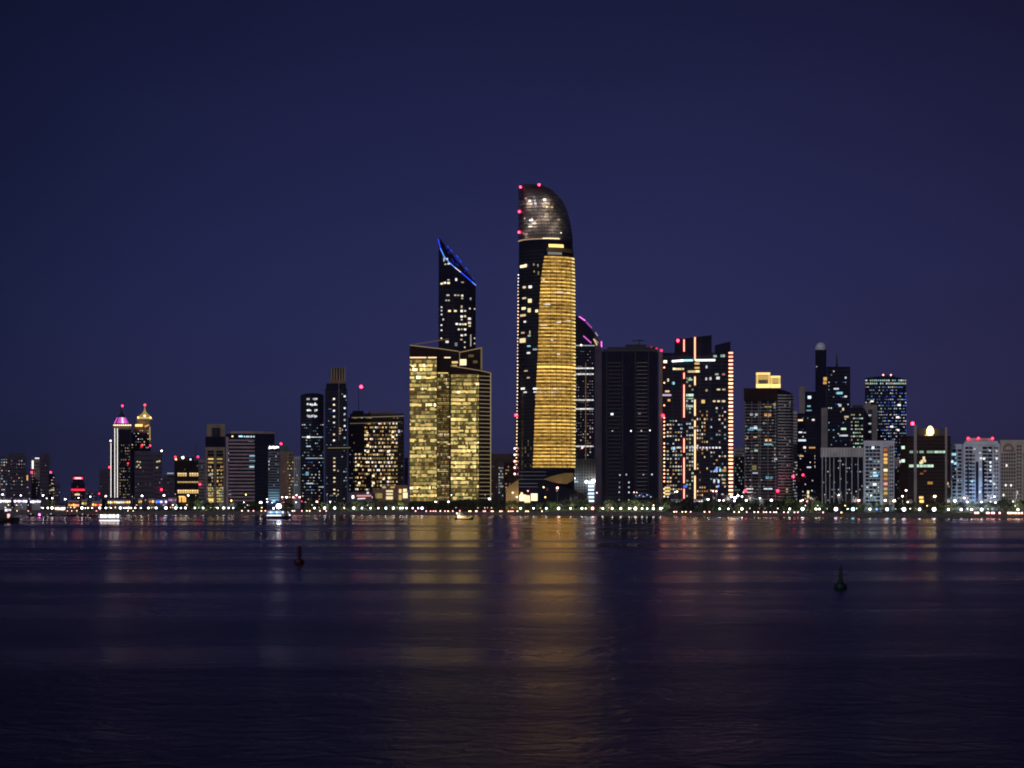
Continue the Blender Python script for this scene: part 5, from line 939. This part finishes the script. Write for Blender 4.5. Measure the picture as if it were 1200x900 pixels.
for i in range(120):
    px = q.uniform(2, 225) if i < 42 else q.uniform(230, 1204); Y = shoreY(px) + q.uniform(23, 70); c = q.choice(('warm', 'white', 'pale', 'cool', 'amber', 'lilac', 'mint', 'pink') if i < 42 else ('warm', 'white', 'pale', 'cool', 'mint')); sz = q.choice((.22, .3, .4)); st = q.choice((3, 6, 10))
    if (c, sz, st) not in gp_:
        o = empty('clutter_light', (0, 0, 0)); k = MB(); k.lathe([(.16, 0), (.07, .3), (.06, 3.7)], MAT['dark'], n=6); k.build('post', o); k = MB(); k.lathe([(.3 * sz, -.5 * sz), (sz, -.2 * sz), (sz, .4 * sz), (.2 * sz, .8 * sz)], E(c, st, True), n=8); k.build('lamp_glass', o, (0, 0, 3.9)); gp_[(c, sz, st)] = o
    else: o = copy_tree(gp_[(c, sz, st)])
    tag(o, 'x', 'lamp', 'small added lights among the trees'); o.location = (wx(px, Y), Y, G + .1); o.scale = (1, 1, 1 if q.random() < .7 else 1.6); gar.append((px, o))
name_row(gar, 'small added light')

# ------------------------------------------------------------------ trees
def tree_proto(seed, leafm):
    q = random.Random(seed); root = empty('promenade_tree', (0, 0, -300)); h = 8.0
    k = MB(); k.tube([(0, 0, 0), (.1, .05, 1.2), (.05, -.1, 2.6), (.2, .1, 4.4)], [.28, .22, .18, .08], MAT['bark'], 7)
    tips = []
    for i in range(7):
        a = i * .9 + q.random(); r = q.uniform(1.4, 2.9); z = q.uniform(2.3, 6.8)
        k.tube([(.05, 0, q.uniform(1.8, 3.2)), (r * .45 * math.cos(a), r * .45 * math.sin(a), z * .72), (r * math.cos(a), r * math.sin(a), z)], [.11, .07, .03], MAT['bark'], 5); tips.append((r * math.cos(a), r * math.sin(a), z))
    k.build('trunk', root)
    k = MB(); tips += [(0, 0, 6.9), (q.uniform(-1, 1), q.uniform(-1, 1), 6.2), (.6, 0, 5.2)]
    for (x, y, z) in tips:
        cr = q.uniform(1., 1.75)
        for j in range(46):
            d = Vector((q.gauss(0, 1), q.gauss(0, 1), q.gauss(0, .8))).normalized() * cr * q.uniform(.45, 1.08); c = Vector((x, y, z)) + d
            n = (d + Vector((q.uniform(-.8, .8), q.uniform(-.8, .8), q.uniform(-.3, .9)))).normalized(); u = n.orthogonal().normalized(); v = n.cross(u); s_ = q.uniform(.22, .45)
            k.add([c - u * s_, c - v * s_ * .55, c + u * s_, c + v * s_ * .55], [(0, 1, 2, 3)], leafm)
    k.build('crown', root); return root
TP = [tree_proto(s_, MAT[m_]) for s_, m_ in ((1, 'leaf'), (2, 'leafd'), (3, 'leaf'), (4, 'leafd'), (5, 'leafd'))]
used = set(); trs = []
TREES = [(57, 584, 8), (62, 586, 7), (14, 591, 8), (98, 592, 7), (222, 586, 9), (232, 584, 11), (243, 586, 12), (249, 588, 10), (286, 588, 12), (296, 587, 12), (302, 589, 9), (336, 584, 10), (341, 588, 8), (361, 586, 9), (367, 587, 9), (378, 588, 9), (388, 587, 9), (398, 588, 10), (407, 588, 10), (418, 587, 11), (428, 586, 12), (438, 586, 12), (447, 587, 11), (453, 586, 11), (462, 585, 12), (472, 586, 12), (482, 587, 11), (491, 588, 10), (500, 588, 10), (509, 588, 9), (519, 590, 8), (528, 589, 8), (541, 581, 13), (548, 583, 12), (556, 584, 12), (563, 584, 11), (570, 585, 10), (578, 586, 9), (587, 585, 9), (597, 586, 10), (604, 586, 10), (612, 589, 10), (622, 588, 11), (632, 588, 11), (643, 587, 10), (650, 588, 9), (663, 584, 13), (672, 585, 12), (680, 584, 12), (689, 589, 9), (700, 590, 9), (713, 585, 10), (721, 587, 9), (731, 588, 10), (738, 586, 11), (747, 585, 11), (754, 586, 9), (760, 587, 9), (771, 583, 10), (783, 586, 11), (790, 585, 11), (797, 584, 11), (806, 585, 12), (816, 586, 12), (826, 586, 11), (834, 588, 9), (843, 587, 10), (850, 586, 11), (858, 588, 9), (866, 589, 9), (875, 588, 11), (885, 588, 11), (896, 588, 11), (905, 589, 10), (914, 586, 11), (922, 581, 13), (930, 583, 11), (939, 588, 9), (948, 586, 9), (957, 586, 10), (967, 589, 9), (976, 588, 10), (985, 585, 10), (993, 587, 11), (1002, 588, 11), (1012, 589, 10), (1022, 586, 10), (1030, 588, 10), (1040, 590, 10), (1055, 589, 11), (1063, 588, 10), (1072, 588, 11), (1085, 588, 11), (1097, 587, 11), (1107, 588, 11), (1118, 589, 10), (1128, 588, 11), (1140, 587, 12), (1150, 588, 12), (1160, 587, 12), (1170, 587, 12), (1177, 583, 15), (1185, 585, 13), (1193, 586, 13), (1200, 586, 12), (1209, 586, 12)]
for i, (px, y, w_) in enumerate(TREES):
    Y = shoreY(px) + (30 if i % 2 else 46) + rnd.uniform(-5, 5); t = (i * 3) % 5
    if t not in used: o = TP[t]; used.add(t)
    else: o = copy_tree(TP[t])
    H = wz(y, Y) - G - .1; W = w_ * Y / F
    o.location = (wx(px, Y), Y, G + .1); o.scale = (W / 5.4, W / 5.4, H / 8.0); o.rotation_euler = (0, 0, rnd.uniform(0, 6.28))
    tag(o, 'x', 'tree', 'trees planted along the promenade'); trs.append((px, o))
name_row(trs, 'round bushy tree')
k = MB(); q = random.Random(11)
for px in range(225, 1260):
    for j in range(15):
        p = px + q.random(); Y = shoreY(p) + q.uniform(22, 30); c = Vector((wx(p, Y), Y, G + q.uniform(.1, 3.2)))
        n = Vector((q.uniform(-1, 1), q.uniform(-1, .4), q.uniform(-.2, 1))).normalized(); u = n.orthogonal().normalized(); v = n.cross(u); s_ = q.uniform(.35, .7)
        k.add([c - u * s_, c - v * s_ * .6, c + u * s_, c + v * s_ * .6], [(0, 1, 2, 3)], MAT['leafd'])
tag(k.build('shrubbery'), 'low dark planting running along the promenade under the trees', 'planting', None, 'stuff')

# coloured wall-washers at the foot of the blue-washed and cyan-lit blocks
for px, Yw, ly, z, e, c in ((1139.5, 1760, -9, 14, 2300, (.30, .56, 1)), (1150, 1760, -12, 22, 2300, (.34, .60, 1)), (1162, 1760, -12, 12, 900, (.7, .82, 1)), (1121, 1800, -10, 14, 1500, (.45, .75, 1)), (1024, 1820, -10, 12, 1100, (.62, 1, .88)), (321, 2240, -10, 10, 5200, (.35, .75, 1)), (1090, 1790, -12, 6, 800, (1, .55, .2))):
    x = wx(px, Yw + ly); o = empty('wall_washer', (x, Yw + ly, G)); tag(o, 'x', 'floodlight', 'wall washer lights at the foot of buildings')
    k = MB(); k.box(-.5, .5, -.3, .3, 0, .5, MAT['dark']); k.tube([(0, 0, .5), (0, .1, z - .4)], .12, MAT['dark']); k.build('stand', o)
    k = MB(); k.box(-.7, .7, -.2, .15, z - .4, z + .3, MAT['dark']); k.build('housing', o); k = MB(); k.box(-.6, .6, .16, .24, z - .3, z + .2, E('cool', 2., False)); k.build('lens', o)
    point(o, (0, .9, z), e, c, 1.2); lights_row = globals().setdefault('lights_row', []); lights_row.append((px, o))
name_row(lights_row, 'wall washing floodlight', 'at the foot of')

# ------------------------------------------------------------------ boats
def boatY(y): return CH * F / (y - HOR)
def hull(L, B, D, mat, bow=1, sheer=.5, trim=None):
    """Hull lofted along x, bow towards +x (bow=1) or -x, waterline at z=0."""
    k = MB(); rings = []
    for t in (0, .06, .25, .5, .7, .84, .94, 1):
        wb = B / 2 * (1 if t < .5 else max(.04, 1 - ((t - .5) / .5) ** 2)) * (.92 if t == 0 else 1); zt = D * (1 + sheer * max(0, t - .45) ** 1.6 * 1.9)
        x = (t - .5) * L * bow + (0 if t < 1 else .06 * L * bow); kz = -.5 + (.45 if t > .9 else 0)
        rr = [(x, -wb, zt), (x - .02 * L * bow * t, -wb * .8, .2), (x - .05 * L * bow * t, -wb * .2, kz), (x - .05 * L * bow * t, wb * .2, kz), (x - .02 * L * bow * t, wb * .8, .2), (x, wb, zt)]
        rings.append(rr if bow > 0 else rr[::-1])
    k.loft(rings, mat); return k
def lights(parent, part, x0, x1, n, z, h, y, mat, w_=None):
    d = (x1 - x0) / n
    for i in range(n):
        k = MB(); ww = (w_ or d * .78) / 2; k.box(-ww, ww, -.06, .06, -h / 2, h / 2, mat if not isinstance(mat, list) else mat[i % len(mat)]); k.build(part, parent, (x0 + d * (i + .5), y, z))
Y = boatY(611.2); u = Y / F
r = empty('passenger_boat', (wx(129.3, Y), Y, 0)); tag(r, 'white passenger boat blazing with lights along its deck', 'boat')
hull(12.6 * u * 2, 5., 1.1, MAT['hullw'], 1, .3).build('hull', r)
k = MB(); k.box(-11 * u, 11 * u, -2.1, 2.1, 1.1, 4.6, MAT['white']); k.build('cabin', r); k = MB(); k.box(-12 * u, 12 * u, -2.5, 2.5, 4.62, 4.85, MAT['redp']); k.build('roof', r)
lights(r, 'window', -11 * u, 11 * u, 9, 3.3, 1.9, -2.16, [E('white', 2.4), E('pale', 1.6), E('white', 1.9), E('mint', .9)])
k = MB(); k.box(-11.8 * u, 11.8 * u, -2.72, -2.62, .25, .95, E('lilac', 1.5)); k.build('deck_light', r)
k = MB(); k.tube([(-6 * u, 0, 4.8), (-6 * u, 0, 6.4)], .06, MAT['steel']); k.build('mast', r)
Y = boatY(608.2); u = Y / F
r = empty('ferry', (wx(326, Y), Y, 0)); tag(r, 'blue-lit cabin boat with a bright white lamp on its roof', 'boat')
hull(26 * u, 5.4, 1.9, MAT['hulld'], 1, .35).build('hull', r)
k = MB(); k.box(-12.4 * u, 7.4 * u, -2.3, 2.3, 2., 5.6, MAT['hullw']); k.build('cabin', r); k = MB(); k.box(-11 * u, 3 * u, -1.8, 1.8, 5.62, 6.4, MAT['hullw']); k.build('upper_deck', r)
lights(r, 'window', -12 * u, 7 * u, 8, 4.7, 1.2, -2.36, [E('azure', 1.6), E('cool', 1.5), E('cyan', 1.)]); lights(r, 'deck_light', -13 * u, 4 * u, 5, 2.5, .8, -2.4, [E('cool', 1.3), E('white', 1.6)], 3.3 * u)
k = MB(); k.tube([(.6 * u, 0, 6.4), (.6 * u, 0, 8.4)], .1, MAT['steel']); k.build('mast', r)
k = MB(); k.ball((0, 0, 0), 1.7, E('cool', 16, True), 10, 6); k.build('search_lamp', r, (.6 * u, 0, 8.9)); k = MB(); k.ball((0, 0, 0), .6, E('lilac', 9, True)); k.build('deck_lamp', r, (-5.2 * u, -1, 7.4))
k = MB(); k.tube([(11 * u, 0, 5.2), (13.6 * u, 0, 2.6)], .3, E('cool', .5)); k.ball((13.4 * u, 0, 2.7), .5, E('lilac', 3.)); k.build('bow_light', r); 
Y = boatY(609); u = Y / F
r = empty('motor_boat', (wx(543.5, Y), Y, 0)); tag(r, 'gold-lit motor boat with dark hull before the gold office tower', 'boat')
hull(21 * u, 4.2, 1.3, MAT['hullb'], 1, .8).build('hull', r)
k = MB(); k.vprism([(-7.4 * u, 1.2), (5 * u, 1.2), (3.2 * u, 3.), (.4 * u, 3.2), (-2.4 * u, 5.2), (-6.6 * u, 5.2)], -1.6, 1.6, MAT['hullw']); k.build('cabin', r)
k = MB(); k.vprism([(-7 * u, 5.22), (1.6 * u, 5.22), (1.2 * u, 5.5), (-7 * u, 5.5)], -1.8, 1.8, MAT['brick']); k.tube([(1.2 * u, -1.5, 5.3), (2.8 * u, -1.5, 2.9)], .06, MAT['steel']); k.build('roof', r)
for x, z, w_, h_, c, st in ((-6.2, 2.2, 2.2, 1.6, 'white', 1.8), (-3.6, 2., 2.4, 1.4, 'pale', 1.4), (-1., 1.9, 2.2, 1.1, 'gold', 1.2), (1.6, 1.9, 2.4, .9, 'amber', .9), (-5.2, 4., 2.4, 1.2, 'gold', .8)):
    k = MB(); k.box(-w_ * u / 2, w_ * u / 2, -.05, .05, -h_ / 2, h_ / 2, E(c, st)); k.build('window', r, (x * u, -1.68, z))
k = MB(); k.vprism([(-7.6 * u, .75), (4.6 * u, .95), (10 * u, 1.75), (10 * u, 1.9), (4 * u, 1.22), (-7.6 * u, 1.1)], -2.25, -2.12, E('gold', 1.)); k.build('deck_light', r)
k = MB(); k.ball((0, 0, 0), .42, E('pink', 4)); k.build('roof_lamp', r, (-4.6 * u, -.6, 5.9)); k = MB(); k.ball((0, 0, 0), .4, E('white', 6)); k.build('stern_lamp', r, (-8 * u, -.6, 4.2))
Y = boatY(612.4); u = Y / F
r = empty('workboat', (wx(2, Y), Y, 0)); tag(r, 'black silhouetted workboat with white and orange cabin lights at the picture edge', 'boat')
hull(38 * u, 6.5, 2.4, MAT['hullb'], 1, .3).build('hull', r)
k = MB(); k.box(-14 * u, 9 * u, -2.6, 2.6, 2.4, 5., MAT['hullb']); k.box(-6 * u, 5 * u, -2., 2., 5.02, 7.4, MAT['hullb']); k.build('wheelhouse', r)
for x, z, w_, h_, c, st in ((6.6, 7.2, 3., 1.4, 'cool', 1.3), (10.6, 7.3, 3.6, 1., 'lilac', .9), (9.4, 4.2, 3., 1.6, 'pink', 2.), (9, 3.3, 2.4, 1.2, 'warm', .8)):
    k = MB(); k.box(-w_ * u / 2, w_ * u / 2, -.05, .05, -h_ / 2, h_ / 2, E(c, st)); k.build('cabin_light', r, (x * u, -2.7, z))
k = MB(); k.tube([(12.6 * u, 0, 2.2), (12.6 * u, 0, 7.6)], .1, MAT['steel']); k.tube([(3 * u, 0, 7.72), (13 * u, 0, 7.72)], .16, MAT['steel']); k.build('rigging', r)
for px, y, L, lab, c, st in ((46.6, 605.6, 9, 'small dark launch with a single magenta lamp', 'magenta', 7), (36.6, 604.6, 8, 'small dark moored boat beside the pale quay', 'lilac', .8), (82, 605, 14, 'dark moored boat with faint red lights below the red kiosk', 'red', .7), (97, 604.8, 9, 'small dark moored boat with a dim white lamp', 'white', 1.), (109, 605.4, 8, 'small dark boat moored beside the lit passenger boat', 'red', .8), (60, 604.6, 8, 'small dark boat with a tiny white lamp by the kiosk', 'cool', 1.2)):
    Y = boatY(y); u = Y / F; r = empty('moored_boat', (wx(px, Y), Y, 0)); tag(r, lab, 'boat', 'small boats moored off the marina')
    hull(L * u, 2.8, 1., MAT['hullb'], 1 if px % 2 < 1 else -1, .5).build('hull', r)
    k = MB(); k.vprism([(-L * u * .2, 1.), (L * u * .16, 1.), (L * u * .1, 2.3), (-L * u * .18, 2.4)], -.9, .9, MAT['hulld']); k.build('cabin', r)
    k = MB(); k.ball((0, 0, 0), .85 if st > 3 else .4, E(c, st), 8, 5); k.build('deck_lamp', r, (0, -1.1, 1.7))

# ------------------------------------------------------------------ buoys
def buoy(px, yw, mat, name, label, kind):
    Y = boatY(yw); u = Y / F; r = empty(name, (wx(px, Y), Y, 0)); tag(r, label, 'buoy')
    if kind == 'can':
        k = MB(); k.lathe([(3.4 * u, -.6), (5.6 * u, .1), (6.0 * u, 3. * u), (5.4 * u, 5. * u), (2.6 * u, 5.8 * u)], mat, n=18); k.build('float', r)
        k = MB(); k.lathe([(2.3 * u, 5.6 * u), (2.4 * u, 12 * u), (2.4 * u, 19.4 * u), (2.2 * u, 20.4 * u), (1. * u, 20.8 * u)], mat, n=14); k.build('pillar', r)
    else:
        k = MB(); k.lathe([(5 * u, -.5), (7.4 * u, .1), (7.8 * u, 2.6 * u), (6.2 * u, 6. * u), (3. * u, 8. * u)], mat, n=18); k.build('float', r)
        k = MB()
        for a in (.4, 1.97, 3.54, 5.11): k.tube([(2.9 * u * math.cos(a), 2.9 * u * math.sin(a), 7.6 * u), (1.2 * u * math.cos(a), 1.2 * u * math.sin(a), 24 * u)], .45 * u, mat)
        k.lathe([(2.4 * u, 8 * u), (2.0 * u, 15 * u), (1.8 * u, 23 * u), (.6 * u, 24 * u)], mat, n=12); k.build('tower', r)
        k = MB(); k.lathe([(1.6 * u, 24.1 * u), (1.7 * u, 25.4 * u), (.9 * u, 27 * u), (.2 * u, 30 * u)], MAT['dark'], n=10); k.build('topmark', r)
    k = MB()
    if kind == 'can': k.lathe([(.9 * u, 20.8 * u), (1. * u, 21.6 * u), (.4 * u, 22.2 * u)], MAT['dark'], n=10); k.build('lantern', r)
buoy(350.6, 661.4, MAT['redp'], 'navigation_buoy', 'dark red pillar buoy floating on the open water', 'can')
buoy(985, 690.4, MAT['greenp'], 'navigation_buoy', 'dark green pointed buoy floating on the open water', 'cone')

# ------------------------------------------------------------------ humid night air
HAZE = 5.5e-5
if HAZE:
    m = bpy.data.materials.new('night_haze'); m.use_nodes = True; n = m.node_tree.nodes; n.clear()
    o_ = n.new('ShaderNodeOutputMaterial'); v_ = n.new('ShaderNodeVolumePrincipled'); v_.inputs['Density'].default_value = HAZE; v_.inputs['Color'].default_value = (.66, .66, 1, 1); v_.inputs['Anisotropy'].default_value = .6
    m.node_tree.links.new(v_.outputs[0], o_.inputs['Volume'])
    k = MB(); k.box(-15000, 15000, -900, 15000, -2, 420, m); tag(k.build('haze'), None, None, None, 'stuff')
